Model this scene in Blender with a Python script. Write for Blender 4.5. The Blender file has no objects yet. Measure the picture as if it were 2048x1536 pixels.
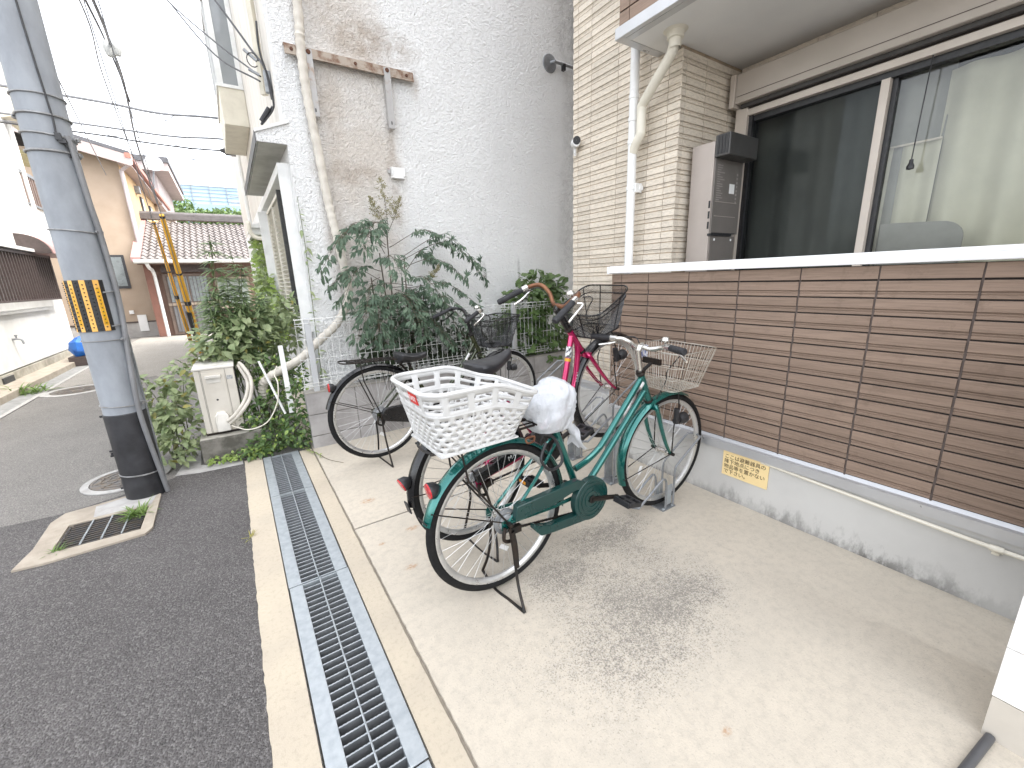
import bpy, bmesh, math, random
from mathutils import Vector as V, Matrix as Mx
random.seed(7)
S = bpy.context.scene
COL = S.collection
PI = math.pi
rad = math.radians

# ---------------- camera ----------------
CAMZ = 1.31
def cam_axes(yaw, pitch, roll):
    f = V((math.sin(yaw)*math.cos(pitch), math.cos(yaw)*math.cos(pitch), -math.sin(pitch)))
    r = V((math.cos(yaw), -math.sin(yaw), 0)); u = r.cross(f)
    c, s = math.cos(roll), math.sin(roll)
    return c*r+s*u, -s*r+c*u, f
_r, _u, _f = cam_axes(0.577114, 0.250679, -0.035428)
cd = bpy.data.cameras.new('camera'); cam = bpy.data.objects.new('camera', cd); COL.objects.link(cam)
cam.matrix_world = Mx(((_r.x, _u.x, -_f.x, 0), (_r.y, _u.y, -_f.y, 0), (_r.z, _u.z, -_f.z, CAMZ), (0, 0, 0, 1)))
cd.sensor_width = 36; cd.lens = 832.286/2048*36; cd.clip_start = .02; cd.clip_end = 2000
S.camera = cam

# ---------------- sky, sun, exposure ----------------
SUN_EL, SUN_AZ = rad(58), rad(118)     # azimuth clockwise from +Y
w = bpy.data.worlds.new('World'); S.world = w; w.use_nodes = True
nt = w.node_tree; bg = nt.nodes['Background']
sky = nt.nodes.new('ShaderNodeTexSky'); sky.sky_type = 'NISHITA'; sky.sun_disc = False
sky.sun_elevation = SUN_EL; sky.sun_rotation = SUN_AZ; sky.air_density = 1.0; sky.dust_density = 3.0; sky.ozone_density = 1.0
hs = nt.nodes.new('ShaderNodeHueSaturation'); hs.inputs['Saturation'].default_value = .22   # thin overcast
nt.links.new(sky.outputs[0], hs.inputs['Color']); nt.links.new(hs.outputs[0], bg.inputs['Color'])
bg.inputs['Strength'].default_value = .15
sd = bpy.data.lights.new('sun', 'SUN'); sd.energy = .9; sd.angle = rad(18); sd.color = (1, .95, .88)
so = bpy.data.objects.new('sun', sd); COL.objects.link(so)
sdir = V((math.sin(SUN_AZ)*math.cos(SUN_EL), math.cos(SUN_AZ)*math.cos(SUN_EL), math.sin(SUN_EL)))
so.rotation_euler = (-sdir).to_track_quat('-Z', 'Y').to_euler()
S.view_settings.view_transform = 'Standard'; S.view_settings.look = 'None'
S.view_settings.gamma = 1; S.view_settings.use_curve_mapping = False
S.view_settings.exposure = 2.6
S.render.engine = 'CYCLES'

# ---------------- materials ----------------
class NT:
    def __init__(s, name):
        s.m = bpy.data.materials.new(name); s.m.use_nodes = True
        s.t = s.m.node_tree; s.b = s.t.nodes['Principled BSDF']; s.out = s.t.nodes['Material Output']
        s._p = None
    def n(s, typ, **k):
        nd = s.t.nodes.new('ShaderNode'+typ)
        for a, v in k.items(): setattr(nd, a, v)
        return nd
    def l(s, a, b): s.t.links.new(a, b)
    def pos(s, mode='pos', scale=(1, 1, 1), rot=(0, 0, 0)):
        if mode == 'pos': o = s.n('NewGeometry').outputs['Position']
        else: o = s.n('TexCoord').outputs['Object']
        if scale != (1, 1, 1) or rot != (0, 0, 0):
            mp = s.n('Mapping'); mp.inputs['Scale'].default_value = scale; mp.inputs['Rotation'].default_value = rot
            s.l(o, mp.inputs['Vector']); o = mp.outputs[0]
        return o
    def noise(s, vec, scale, detail=5, rough=.55, dist=0):
        nd = s.n('TexNoise'); nd.inputs['Scale'].default_value = scale; nd.inputs['Detail'].default_value = detail
        nd.inputs['Roughness'].default_value = rough; nd.inputs['Distortion'].default_value = dist
        s.l(vec, nd.inputs['Vector']); return nd.outputs['Fac']
    def ramp(s, fac, lo, hi, a=0., b=1.):
        nd = s.n('MapRange'); nd.clamp = True
        for i, v in zip(('From Min', 'From Max', 'To Min', 'To Max'), (lo, hi, a, b)): nd.inputs[i].default_value = v
        s.l(fac, nd.inputs['Value']); return nd.outputs[0]
    def math(s, op, a, b=None):
        nd = s.n('Math', operation=op)
        for i, v in enumerate((a, b)):
            if v is None: continue
            if isinstance(v, (int, float)): nd.inputs[i].default_value = v
            else: s.l(v, nd.inputs[i])
        return nd.outputs[0]
    def mix(s, fac, a, b, blend='MIX'):
        nd = s.n('Mix', data_type='RGBA', blend_type=blend)
        for i, v in ((0, fac), (6, a), (7, b)):
            if isinstance(v, (int, float)): nd.inputs[i].default_value = v
            elif isinstance(v, tuple): nd.inputs[i].default_value = (*v, 1)
            else: s.l(v, nd.inputs[i])
        return nd.outputs[2]
    def blob(s, c, r, soft=(0., 1.)):
        """1 inside an ellipsoid round world point c, fading to 0 at its edge (None = ignore that axis)"""
        sep = s.n('SeparateXYZ'); s.l(s.pos(), sep.inputs[0]); tot = None
        for i in range(3):
            if r[i] is None: continue
            d = s.math('MULTIPLY', s.math('SUBTRACT', sep.outputs[i], float(c[i])), 1./r[i]); d = s.math('MULTIPLY', d, d)
            tot = d if tot is None else s.math('ADD', tot, d)
        return s.ramp(tot, soft[1], soft[0], 0, 1)
    def bump(s, h, strength=.3, dist=.01, prev=None):
        nd = s.n('Bump'); nd.inputs['Strength'].default_value = strength; nd.inputs['Distance'].default_value = dist
        s.l(h, nd.inputs['Height'])
        if prev is not None: s.l(prev, nd.inputs['Normal'])
        s.l(nd.outputs[0], s.b.inputs['Normal']); return nd.outputs[0]
    def setp(s, rough=.5, metal=0., spec=.5, coat=0.):
        s.b.inputs['Roughness'].default_value = rough; s.b.inputs['Metallic'].default_value = metal
        s.b.inputs['Specular IOR Level'].default_value = spec; s.b.inputs['Coat Weight'].default_value = coat
    def col(s, c):
        if isinstance(c, tuple): s.b.inputs['Base Color'].default_value = (*c, 1)
        else: s.l(c, s.b.inputs['Base Color'])

MATS = {}
def mat(name, c, rough=.55, metal=0., c2=None, ns=6., lo=.4, hi=.65, bump=0., bs=80., bd=.003, mode='pos', scale=(1, 1, 1), rand=0., spec=.5, coat=0., alpha=None):
    if name in MATS: return MATS[name]
    k = NT(name); k.setp(rough, metal, spec, coat)
    if c2 is None: c2 = tuple(x*.82 for x in c)
    p = k.pos(mode, scale)
    o = k.mix(k.ramp(k.noise(p, ns, 6, .6), lo, hi), c, c2)
    if rand:
        oi = k.n('ObjectInfo'); h = k.n('HueSaturation'); k.l(o, h.inputs['Color'])
        k.l(k.ramp(oi.outputs['Random'], 0, 1, 1-rand, 1+rand), h.inputs['Value']); o = h.outputs[0]
    k.col(o)
    k.l(k.ramp(k.noise(p, ns*2.3, 4), .3, .7, max(.03, rough-.08), min(1, rough+.1)), k.b.inputs['Roughness'])
    if bump: k.bump(k.noise(p, bs, 3), bump, bd)
    MATS[name] = k.m; return k.m

# ---------------- mesh builder and object helpers ----------------
class MB:
    def __init__(s): s.v = []; s.f = []; s.mi = []; s.cur = 0
    def add(s, vs, fs):
        o = len(s.v); s.v += [tuple(p) for p in vs]
        for f in fs: s.f.append(tuple(i+o for i in f)); s.mi.append(s.cur)
        return s
    def box(s, x0, x1, y0, y1, z0, z1):
        return s.add([(x0, y0, z0), (x1, y0, z0), (x1, y1, z0), (x0, y1, z0), (x0, y0, z1), (x1, y0, z1), (x1, y1, z1), (x0, y1, z1)],
                     [(0, 3, 2, 1), (4, 5, 6, 7), (0, 1, 5, 4), (1, 2, 6, 5), (2, 3, 7, 6), (3, 0, 4, 7)])
    def obox(s, M, sx, sy, sz):
        h = [V((x*sx/2, y*sy/2, z*sz/2)) for z in (-1, 1) for x, y in ((-1, -1), (1, -1), (1, 1), (-1, 1))]
        return s.add([M @ p for p in h], [(0, 3, 2, 1), (4, 5, 6, 7), (0, 1, 5, 4), (1, 2, 6, 5), (2, 3, 7, 6), (3, 0, 4, 7)])
    def beam(s, a, b, w_, h_, up=(0, 0, 1)):
        a, b = V(a), V(b); d = (b-a).normalized(); u = V(up); x = d.cross(u).normalized(); u = x.cross(d)
        M = Mx(((d.x, x.x, u.x, 0), (d.y, x.y, u.y, 0), (d.z, x.z, u.z, 0), (0, 0, 0, 1)))
        M.translation = (a+b)/2
        return s.obox(M, (b-a).length, w_, h_)
    def poly(s, pts): return s.add(pts, [tuple(range(len(pts)))])
    def prism(s, pts, off):
        n = len(pts); off = V(off); a = [V(p) for p in pts]
        return s.add(a+[p+off for p in a], [tuple(range(n))[::-1], tuple(range(n, 2*n))]+[(i, (i+1) % n, n+(i+1) % n, n+i) for i in range(n)])
    def tube(s, pts, r, n=8, closed=False, caps=True, flat=1., up=None):
        P = [V(p) for p in pts]; m = len(P); R = r if isinstance(r, (list, tuple)) else [r]*m
        T = []
        for i in range(m):
            if closed: d = P[(i+1) % m]-P[i-1]
            else: d = P[min(i+1, m-1)]-P[max(i-1, 0)]
            T.append(d.normalized() if d.length > 1e-9 else V((0, 0, 1)))
        u = V(up) if up else (V((0, 0, 1)) if abs(T[0].z) < .9 else V((1, 0, 0)))
        u = (u-T[0]*u.dot(T[0])).normalized(); vs = []
        for i in range(m):
            u = (u-T[i]*u.dot(T[i])); u = u.normalized() if u.length > 1e-6 else T[i].orthogonal().normalized()
            b = T[i].cross(u)
            for k in range(n):
                a = 2*PI*k/n; vs.append(P[i]+(u*math.cos(a)*flat+b*math.sin(a))*R[i])
        fs = []
        for i in range(m if closed else m-1):
            j = (i+1) % m
            for k in range(n): fs.append((i*n+k, i*n+(k+1) % n, j*n+(k+1) % n, j*n+k))
        if caps and not closed: fs += [tuple(range(n))[::-1], tuple(range((m-1)*n, m*n))]
        return s.add(vs, fs)
    def lathe(s, prof, n=24, M=None, a0=0., a1=2*PI):
        full = abs(a1-a0-2*PI) < 1e-6; m = n if full else n+1; vs = []
        for r, z in prof:
            for k in range(m):
                a = a0+(a1-a0)*k/n; p = V((r*math.cos(a), r*math.sin(a), z)); vs.append(M @ p if M else p)
        fs = []
        for i in range(len(prof)-1):
            for k in range(n):
                k2 = (k+1) % m; fs.append((i*m+k, i*m+k2, (i+1)*m+k2, (i+1)*m+k))
        return s.add(vs, fs)
    def build(s, name, mats, parent=None, smooth=True, ang=35, bevel=0., **tags):
        me = bpy.data.meshes.new(name); me.from_pydata(s.v, [], s.f)
        if not isinstance(mats, (list, tuple)): mats = [mats]
        for m in mats: me.materials.append(m)
        if len(mats) > 1: me.polygons.foreach_set('material_index', s.mi)
        if smooth:
            me.polygons.foreach_set('use_smooth', [True]*len(s.f)); me.set_sharp_from_angle(angle=rad(ang))
        me.update()
        o = bpy.data.objects.new(name, me); COL.objects.link(o)
        if parent: o.parent = parent
        if bevel:
            b = o.modifiers.new('bevel', 'BEVEL'); b.width = bevel; b.segments = 2; b.limit_method = 'ANGLE'; b.harden_normals = False
        return tag(o, **tags)

def tag(o, label=None, cat=None, group=None, kind=None):
    if label: o['label'] = label
    if cat: o['category'] = cat
    if group: o['group'] = group
    if kind: o['kind'] = kind
    return o
def thing(name, label, cat, loc=(0, 0, 0), rot=(0, 0, 0), group=None):
    o = bpy.data.objects.new(name, None); COL.objects.link(o); o.location = loc; o.rotation_euler = rot
    o.empty_display_size = .05
    return tag(o, label, cat, group)
def copy(src, parent, loc=None, rot=None, scl=None):
    c = src.copy(); COL.objects.link(c); c.parent = parent
    if loc is not None: c.location = loc
    if rot is not None: c.rotation_euler = rot
    if scl is not None: c.scale = scl
    return c
def bez(pts, n=8):
    """smooth open curve through points (Catmull-Rom)"""
    P = [V(p) for p in pts]; P = [P[0]*2-P[1]]+P+[P[-1]*2-P[-2]]; out = []
    for i in range(1, len(P)-2):
        a, b, c, d = P[i-1:i+3]
        for k in range(n):
            t = k/n
            out.append(.5*((2*b)+(c-a)*t+(2*a-5*b+4*c-d)*t*t+(3*b-a-3*c+d)*t**3))
    out.append(P[-2]); return out
def rects(mb, x0, x1, y0, y1, z, holes):
    xs = sorted({x0, x1, *[h[i] for h in holes for i in (0, 1) if x0 < h[i] < x1]})
    ys = sorted({y0, y1, *[h[i] for h in holes for i in (2, 3) if y0 < h[i] < y1]})
    for a, b in zip(xs, xs[1:]):
        for c, d in zip(ys, ys[1:]):
            mx, my = (a+b)/2, (c+d)/2
            if any(h[0] < mx < h[1] and h[2] < my < h[3] for h in holes): continue
            mb.poly([(a, c, z), (b, c, z), (b, d, z), (a, d, z)])
# ---------------- setting materials ----------------
def m_concrete():
    k = NT('slab_concrete'); k.setp(.85); p = k.pos()
    c = k.mix(k.ramp(k.noise(p, 1.6, 6, .6), .35, .7), (.555, .495, .405), (.465, .42, .35))
    c = k.mix(k.ramp(k.noise(p, 28, 5, .7), .45, .75), c, (.43, .385, .32))
    c = k.mix(k.ramp(k.noise(p, 150, 4, .7), .56, .72, 0, .55), c, (.26, .235, .2))
    # weathered dark patches with their own mottled edge
    mask = None
    wob = k.math('MULTIPLY', k.math('SUBTRACT', k.noise(p, 3.2, 5, .6), .5), 1.5)
    for cx, cy, rx, ry, a in ((1.22, .86, .55, .36, .72), (1.24, .84, .3, .2, .9), (1.42, 1.34, .45, .22, .75), (1.02, 1.22, .4, .2, .7), (1.5, .92, .35, .25, .45), (.95, .85, .5, .4, .6), (1.2, 1.08, .8, .65, .55), (.72, 1.0, .35, .35, .35)):
        b = k.math('MULTIPLY', k.ramp(k.math('ADD', k.blob((cx, cy, 0), (rx, ry, None)), k.math('MULTIPLY', wob, .8)), .1, 1.), a)
        b = k.math('MULTIPLY', b, k.ramp(k.blob((cx, cy, 0), (rx*1.5, ry*1.5, None)), 0, .5))
        mask = b if mask is None else k.math('MAXIMUM', mask, b)
    fine = k.math('ADD', k.math('MULTIPLY', k.noise(p, 150, 5, .8), .75), k.math('MULTIPLY', k.noise(p, 34, 6, .8), .4))
    g = k.ramp(k.math('ADD', fine, k.math('MULTIPLY', mask, .25)), .69, .77)
    g = k.math('MULTIPLY', g, k.ramp(mask, 0., .55))
    c = k.mix(k.math('MULTIPLY', g, .8), c, (.15, .138, .12))
    c = k.mix(k.math('MULTIPLY', k.ramp(mask, .1, 1.), .16), c, (.25, .23, .2))
    wh = k.math('MULTIPLY', k.ramp(mask, 0., .5), k.ramp(k.noise(p, 110, 4, .75), .52, .6))
    c = k.mix(k.math('MULTIPLY', wh, .55), c, (.56, .52, .46))
    ru = None
    for cx, cy, r in ((.5, 1.7, .035), (.44, 1.96, .02), (.62, 2.0, .04), (.78, 1.18, .02), (1.8, 1.72, .03), (.5, 2.45, .05), (1.0, .45, .02)):
        b = k.blob((cx, cy, 0), (r*1.1, r*.7, None)); ru = b if ru is None else k.math('MAXIMUM', ru, b)
    c = k.mix(k.math('MULTIPLY', ru, k.ramp(k.noise(p, 60, 3), .35, .6, 0, .7)), c, (.36, .17, .06))
    k.col(c); k.bump(k.noise(p, 180, 4, .7), .35, .003); return k.m
def m_strip():
    k = NT('edge_concrete'); k.setp(.9); p = k.pos()
    c = k.mix(k.ramp(k.noise(p, 3, 6, .6), .35, .7), (.5, .435, .335), (.43, .375, .3))
    c = k.mix(k.ramp(k.noise(p, 60, 4, .7), .5, .75, 0, .6), c, (.33, .28, .22))
    k.col(c); k.bump(k.noise(p, 200, 4, .7), .4, .003); return k.m
def m_asphalt(name, a, b, sp):
    k = NT(name); k.setp(.85, spec=.35); p = k.pos()
    vo = k.n('TexVoronoi'); vo.inputs['Scale'].default_value = 170; k.l(p, vo.inputs['Vector'])
    st = k.n('SeparateColor'); k.l(vo.outputs['Color'], st.inputs[0])
    c = k.mix(k.ramp(k.noise(p, 2.2, 6, .65), .35, .7), a, b)
    c = k.mix(k.ramp(st.outputs[0], .55, 1., 0, .8), c, sp)
    c = k.mix(k.ramp(k.noise(p, 95, 4, .7), .5, .7, 0, .75), c, tuple(x*.45 for x in a))
    k.col(c)
    h = k.math('ADD', k.math('MULTIPLY', vo.outputs['Distance'], -1.), k.noise(p, 120, 3))
    k.bump(h, .8, .006); return k.m
M_SLAB, M_STRIP = m_concrete(), m_strip()
M_ASPH = m_asphalt('new_asphalt', (.082, .076, .074), (.108, .1, .097), (.2, .19, .183))
M_ROAD = m_asphalt('old_asphalt', (.17, .16, .15), (.21, .2, .185), (.3, .285, .26))
M_LANE = m_asphalt('lane_sheen', (.26, .245, .22), (.31, .29, .262), (.4, .375, .34))  # far lane: overexposure and grazing sheen lightened into the asphalt colour
M_CON = mat('old_concrete', (.34, .32, .285), .9, c2=(.24, .225, .2), ns=9, bump=.4, bs=150)
M_PATCHC = mat('patch_concrete', (.37, .325, .265), .9, c2=(.29, .25, .2), ns=8, bump=.5, bs=120)
M_WHITEMORTAR = mat('pale_mortar', (.4, .39, .375), .9, c2=(.3, .29, .275), ns=14, bump=.5, bs=90)
M_GALV = mat('galvanised', (.43, .46, .475), .5, .5, c2=(.35, .38, .4), ns=30, bump=.1, bs=60)
M_GALVD = mat('grey_zinc', (.3, .31, .32), .5, .6, c2=(.22, .23, .24), ns=25)
M_DARK = mat('drain_dark', (.035, .036, .038), .8, c2=(.06, .058, .052), ns=30)
M_SILT = mat('drain_silt', (.05, .046, .04), .95, c2=(.1, .085, .065), ns=40, bump=.6, bs=90, bd=.01)
M_IRON = mat('cast_iron', (.16, .155, .15), .6, .5, c2=(.2, .16, .12), ns=20, bump=.3, bs=80)
M_BLACK = mat('black_plastic', (.015, .015, .017), .42, c2=(.025, .025, .027), ns=30)
M_WHITE = mat('white_pvc', (.8, .8, .79), .35, c2=(.74, .74, .72), ns=5)

# ---------------- ground ----------------
DX0, DX1, DY0, DY1 = 0., .255, -.9, 3.62
PIT = (-.99, -.645, 2.92, 3.22)
mb = MB(); rects(mb, -60, 90, -60, 9.0, -.012, [(DX0, DX1, DY0, DY1), PIT]); rects(mb, -60, 90, 9.0, 140, -.012, [])
mb.build('ground', M_ROAD, smooth=False, kind='structure')
mb = MB(); y_far = [(-9, 3.75), (-3, 3.62), (-1.6, 3.5), (-1.1, 3.46), (-.95, 3.5), (-.75, 3.56), (-.5, 3.68), (-.12, 3.66)]
xs = [-9, -3, -1.6, -1.1, -.99, -.645, -.5, -.12]
def yfar(x):
    for (a, ya), (b, yb) in zip(y_far, y_far[1:]):
        if a <= x <= b: return ya+(yb-ya)*(x-a)/(b-a)
for a, b in zip(xs, xs[1:]):
    ya, yb = yfar(a), yfar(b)
    if a >= -.99 and b <= -.645:
        mb.poly([(a, -6, -.006), (b, -6, -.006), (b, PIT[2], -.006), (a, PIT[2], -.006)]); mb.poly([(a, PIT[3], -.006), (b, PIT[3], -.006), (b, yb, -.006), (a, ya, -.006)])
    else: mb.poly([(a, -6, -.006), (b, -6, -.006), (b, yb, -.006), (a, ya, -.006)])
mb.build('asphalt_patch', M_ASPH, smooth=False, kind='structure')
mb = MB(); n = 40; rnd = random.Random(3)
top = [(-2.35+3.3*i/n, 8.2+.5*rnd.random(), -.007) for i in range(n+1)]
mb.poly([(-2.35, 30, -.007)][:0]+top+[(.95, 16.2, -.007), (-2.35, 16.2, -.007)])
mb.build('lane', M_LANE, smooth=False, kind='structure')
# concrete edging strips beside the drain, slabs of the parking bay
rnd = random.Random(5)
def strip(name, x0, x1, ya, yb, m, jl=.004, jr=.004, n=160):
    b = MB(); z = 0.
    L = [(x0+rnd.uniform(-jl, jl), ya+(yb-ya)*i/n) for i in range(n+1)]; R = [(x1+rnd.uniform(-jr, jr), ya+(yb-ya)*i/n) for i in range(n+1)]
    vs = []; fs = []
    for (lx, ly), (rx, ry) in zip(L, R): vs += [(lx, ly, -.03), (lx+.002, ly, z), (rx-.002, ry, z), (rx, ry, -.03)]
    for i in range(n):
        for k in range(3): fs.append((i*4+k, i*4+k+1, i*4+5+k, i*4+4+k)[::-1])
    b.add(vs, fs); return b.build(name, m, smooth=False, kind='structure')
strip('kerb_strip', -.122, -.001, DY0, 3.66, M_STRIP, .0025, 0)
strip('concrete_edge', .256, .349, DY0, 3.6, M_STRIP, 0, .0016)
def slab(name, y0, y1):
    b = MB(); n = 120; rr = random.Random(11); vs = []; fs = []
    for i in range(n+1):
        y = y0+(y1-y0)*i/n; x = .356+rr.uniform(-.0016, .0016); vs += [(x, y, -.03), (x+.003, y, .001), (6., y, .001)]
    for i in range(n):
        for k in range(2): fs.append((i*3+k, i*3+k+1, i*3+4+k, i*3+3+k)[::-1])
    b.add(vs, fs); b.poly([(.36, y0, .001), (6, y0, .001), (6, y0, -.03), (.36, y0, -.03)]); b.poly([(.36, y1, .001), (6, y1, .001), (6, y1, -.03), (.36, y1, -.03)])
    return b.build(name, M_SLAB, smooth=False, kind='structure')
slab('concrete_slab', DY0, 2.176); slab('concrete_slab', 2.188, 6.)
MB().box(.36, 3., 2.177, 2.187, -.03, -.004).build('expansion_joint', mat('joint_filler', (.06, .065, .07), .8), smooth=False, kind='structure')
MB().box(.348, .3575, DY0, 3.6, -.03, -.009).build('joint_dirt', mat('joint_dirt', (.27, .235, .19), .95, ns=50), smooth=False, kind='structure')
# drain channel below the grating
mb = MB(); mb.box(-.02, .275, DY0, DY1, -.24, -.21); mb.box(-.02, .012, DY0, DY1, -.21, -.045); mb.box(.243, .275, DY0, DY1, -.21, -.045); mb.box(-.02, .275, DY1, DY1+.02, -.24, -.012)
mb.build('drain_channel', M_CON, smooth=False, kind='structure')
mb = MB(); n = 60; vs = []; fs = []; rnd = random.Random(2)
for i in range(n+1):
    for x in (.012, .06, .12, .18, .243): vs.append((x, DY0+(DY1-DY0)*i/n, -.2+rnd.uniform(0, .02)))
for i in range(n):
    for k in range(4): fs.append((i*5+k, i*5+k+1, i*5+6+k, i*5+5+k))
mb.add(vs, fs).build('drain_silt', M_SILT, kind='stuff')

# drain gratings, each section a thing of its own
bar_me = None
secs = [(2.872, 3.62, 'far end section of the steel drain grating, half under the creeping vine'), (1.880, 2.868, 'second steel drain grating section, beside the expansion joint in the slab'),
        (.888, 1.876, 'third steel drain grating section, level with the green bicycle stand'), (-.1, .884, 'nearest steel drain grating section, at the bottom of the photo')]
for y0, y1, lab in secs:
    t = thing('drain_grating', lab, 'drain grating', (.1275, y0, 0), group='steel drain gratings along the kerb strip')
    L = y1-y0; dx = random.uniform(-.002, .002)
    def loc(mb): return mb
    for sx in (-1, 1):
        a, b = (-.124, -.072) if sx < 0 else (.072, .124)
        mb = MB(); mb.box(a+dx, b+dx, .001, L-.001, -.001, .004); mb.box(*((b+dx-.004, b+dx) if sx < 0 else (a+dx, a+dx+.004)), .001, L-.001, -.04, -.0012)
        mb.build('side_flange', M_GALV, t, smooth=False, bevel=.0012)
    MB().tube([(dx, .002, .0035), (dx, L-.002, .0035)], .0032, 6).build('cross_rod', M_GALV, t)
    for yy in (.006, L-.006): MB().box(-.0715+dx, .0715+dx, yy-.003, yy+.003, -.04, .002).build('end_plate', M_GALV, t, smooth=False)
    nb = int((L-.03)/.0325)
    for i in range(nb):
        yy = .006+(i+1)*(L-.012)/(nb+1)
        if bar_me is None:
            mb = MB(); mb.box(-.0715, .0715, -.0022, .0022, -.0405, .0005)
            for q in range(12): mb.box(-.07+q*.012, -.07+q*.012+.007, -.0024, .0024, .0005, .0016)
            bar_me = mb.build('bar', [M_GALV, M_GALVD], t, smooth=False)
            me = bar_me.data
            for p_ in me.polygons: p_.material_index = 0 if p_.center.z > -.002 else 1
            bar_me.location = (dx, yy, 0)
        else: copy(bar_me, t, (dx, yy, 0))

# catch basin in the road
t = thing('catch_basin', 'square street grate in a worn concrete surround at the foot of the pole', 'drain', (-.82, 3.1, 0))
def L_(pts, z): return [(x+.82, y-3.1, z) for x, y in pts]
outer = [(-1.115, 2.83), (-1.0, 2.815), (-.61, 2.84), (-.585, 2.9), (-.597, 3.38), (-.65, 3.44), (-.78, 3.485), (-.94, 3.45), (-1.06, 3.43), (-1.1, 3.33), (-1.09, 3.02)]
inner = [(-1.0, 2.915), (-.9, 2.915), (-.64, 2.915), (-.64, 2.92), (-.64, 3.22), (-.64, 3.225), (-.78, 3.225), (-.9, 3.225), (-1., 3.225), (-1., 3.22), (-1., 3.0)]
mb = MB(); n = len(outer); oo = []; 
vs = L_(outer, -.005)+L_(outer, .006)+L_(inner, .006)+L_(inner, -.12)
fs = []
for i in range(n):
    j = (i+1) % n
    for k in range(3): fs.append((k*n+i, k*n+j, (k+1)*n+j, (k+1)*n+i))
mb.add(vs, fs); mb.build('surround', M_PATCHC, t, smooth=False)
MB().poly(L_([(-1.1, 2.8), (-.55, 2.8), (-.55, 3.3), (-1.1, 3.3)], -.12)).build('pit_floor', M_DARK, t, smooth=False)
g0 = MB().box(-.165, .165, -.004, .004, -.03, 0).build('grate_bar', mat('worn_iron', (.1, .1, .105), .45, .7, c2=(.16, .13, .1), ns=30), t, smooth=False); g0.location = (.005, -.16, 0)
for i in range(1, 11): copy(g0, t, (.005, -.16+i*.028, 0))
for i in range(3): MB().tube([(-.075+i*.085, -.165, .0005), (-.075+i*.085, .125, .0005)], .0045, 6).build('grate_rod', M_GALV, t)
# pale mortar patches
for nm, pts in (('mortar_patch', [(-.55, 3.68), (-.4, 3.63), (-.13, 3.61), (-.13, 3.7), (-.35, 3.76), (-.4, 3.8), (-.42, 4.2), (-.5, 4.15), (-.52, 3.9)]), ('mortar_patch', [(-.9, 3.25), (-.63, 3.24), (-.62, 3.38), (-.75, 3.46), (-.92, 3.42)])):
    z = -.0035 if nm else 0
    MB().poly([(x, y, .0075 if y < 3.5 and pts[0][0] < -.85 else z) for x, y in pts]).build(nm, M_WHITEMORTAR, smooth=False, kind='structure')
# manhole covers
def manhole(x, y, r, ring, lab):
    t = thing('manhole_cover', lab, 'manhole cover', (x, y, -.006))
    MB().lathe([(ring, -.004), (ring, .003), (r*1.03, .005), (r*1.02, -.01)], 40).build('mortar_ring', M_WHITEMORTAR, t)
    mb = MB(); mb.lathe([(r, -.01), (r, .006), (r*.93, .006), (r*.92, .003), (0.001, .003)], 40)
    for rr in (.25, .5, .72): mb.lathe([(r*rr, .003), (r*rr, .007), (r*rr+.012, .007), (r*rr+.012, .003)], 32)
    for k in range(10):
        a = k*PI/5; mb.beam((r*.28*math.cos(a), r*.28*math.sin(a), .005), (r*.86*math.cos(a+.2), r*.86*math.sin(a+.2), .005), .012, .004)
    mb.build('lid', M_IRON, t)
manhole(-.84, 3.88, .2, .25, 'round iron manhole cover half hidden behind the base of the pole')
manhole(-2.0, 8.05, .26, .36, 'pale ringed manhole in the lane by the white house gutter')
# ---------------- utility pole ----------------
M_POLE = mat('pole_paint', (.285, .305, .33), .55, c2=(.215, .23, .25), ns=7, bump=.1, bs=40, scale=(1, 1, .5))
M_SLEEVE = mat('black_sleeve', (.012, .012, .014), .5, c2=(.03, .03, .034), ns=7)
M_YEL = mat('stripe_yellow', (.75, .42, .1), .4, c2=(.66, .36, .08), ns=10)
M_YEL2 = mat('reflector_yellow', (.62, .34, .02), .3, c2=(.55, .29, .01), ns=60)
M_STEELB = mat('band_steel', (.3, .305, .31), .45, .5, c2=(.22, .215, .21), ns=30)
PX, PY, PR = -.677, 3.465, .102
pole = thing('utility_pole', 'grey round utility pole with black sleeve and yellow striped plate', 'utility pole', (PX, PY, 0))
MB().lathe([(PR, -.2), (PR, .5), (PR*.97, 4), (PR*.9, 9)], 40).build('shaft', M_POLE, pole)
MB().lathe([(PR+.003, -.2), (PR+.005, .12), (PR+.004, .14), (PR+.0045, .57), (PR, .575)], 40).build('black_sleeve', M_SLEEVE, pole)
for z, r in ((2.315, .004), (2.22, .006), (2.125, .005), (2.045, .007), (1.645, .004), (1.03, .003), (.625, .004), (.165, .005)):
    tl = random.uniform(-.01, .01)
    MB().tube([(math.cos(a)*(PR+.003), math.sin(a)*(PR+.003), z+tl*math.cos(a)) for a in [2*PI*i/36 for i in range(36)]], r, 6, closed=True).build('band', M_STEELB, pole)
def pol(a, r, z): return (math.cos(a)*r, math.sin(a)*r, z)       # angle from +x
for z, a in ((2.22, 2.9), (2.045, -.35), (2.125, -.1), (1.645, -.3), (1.03, -.5), (.625, -.5)):
    M = Mx.Translation(V(pol(a, PR+.012, z))) @ Mx.Rotation(a, 4, 'Z')
    mb = MB(); mb.obox(M, .02, .03, .018); mb.tube([M @ V((.0, -.03, 0)), M @ V((0, .03, 0))], .005, 6); mb.build('band_clamp', M_STEELB, pole)
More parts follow.
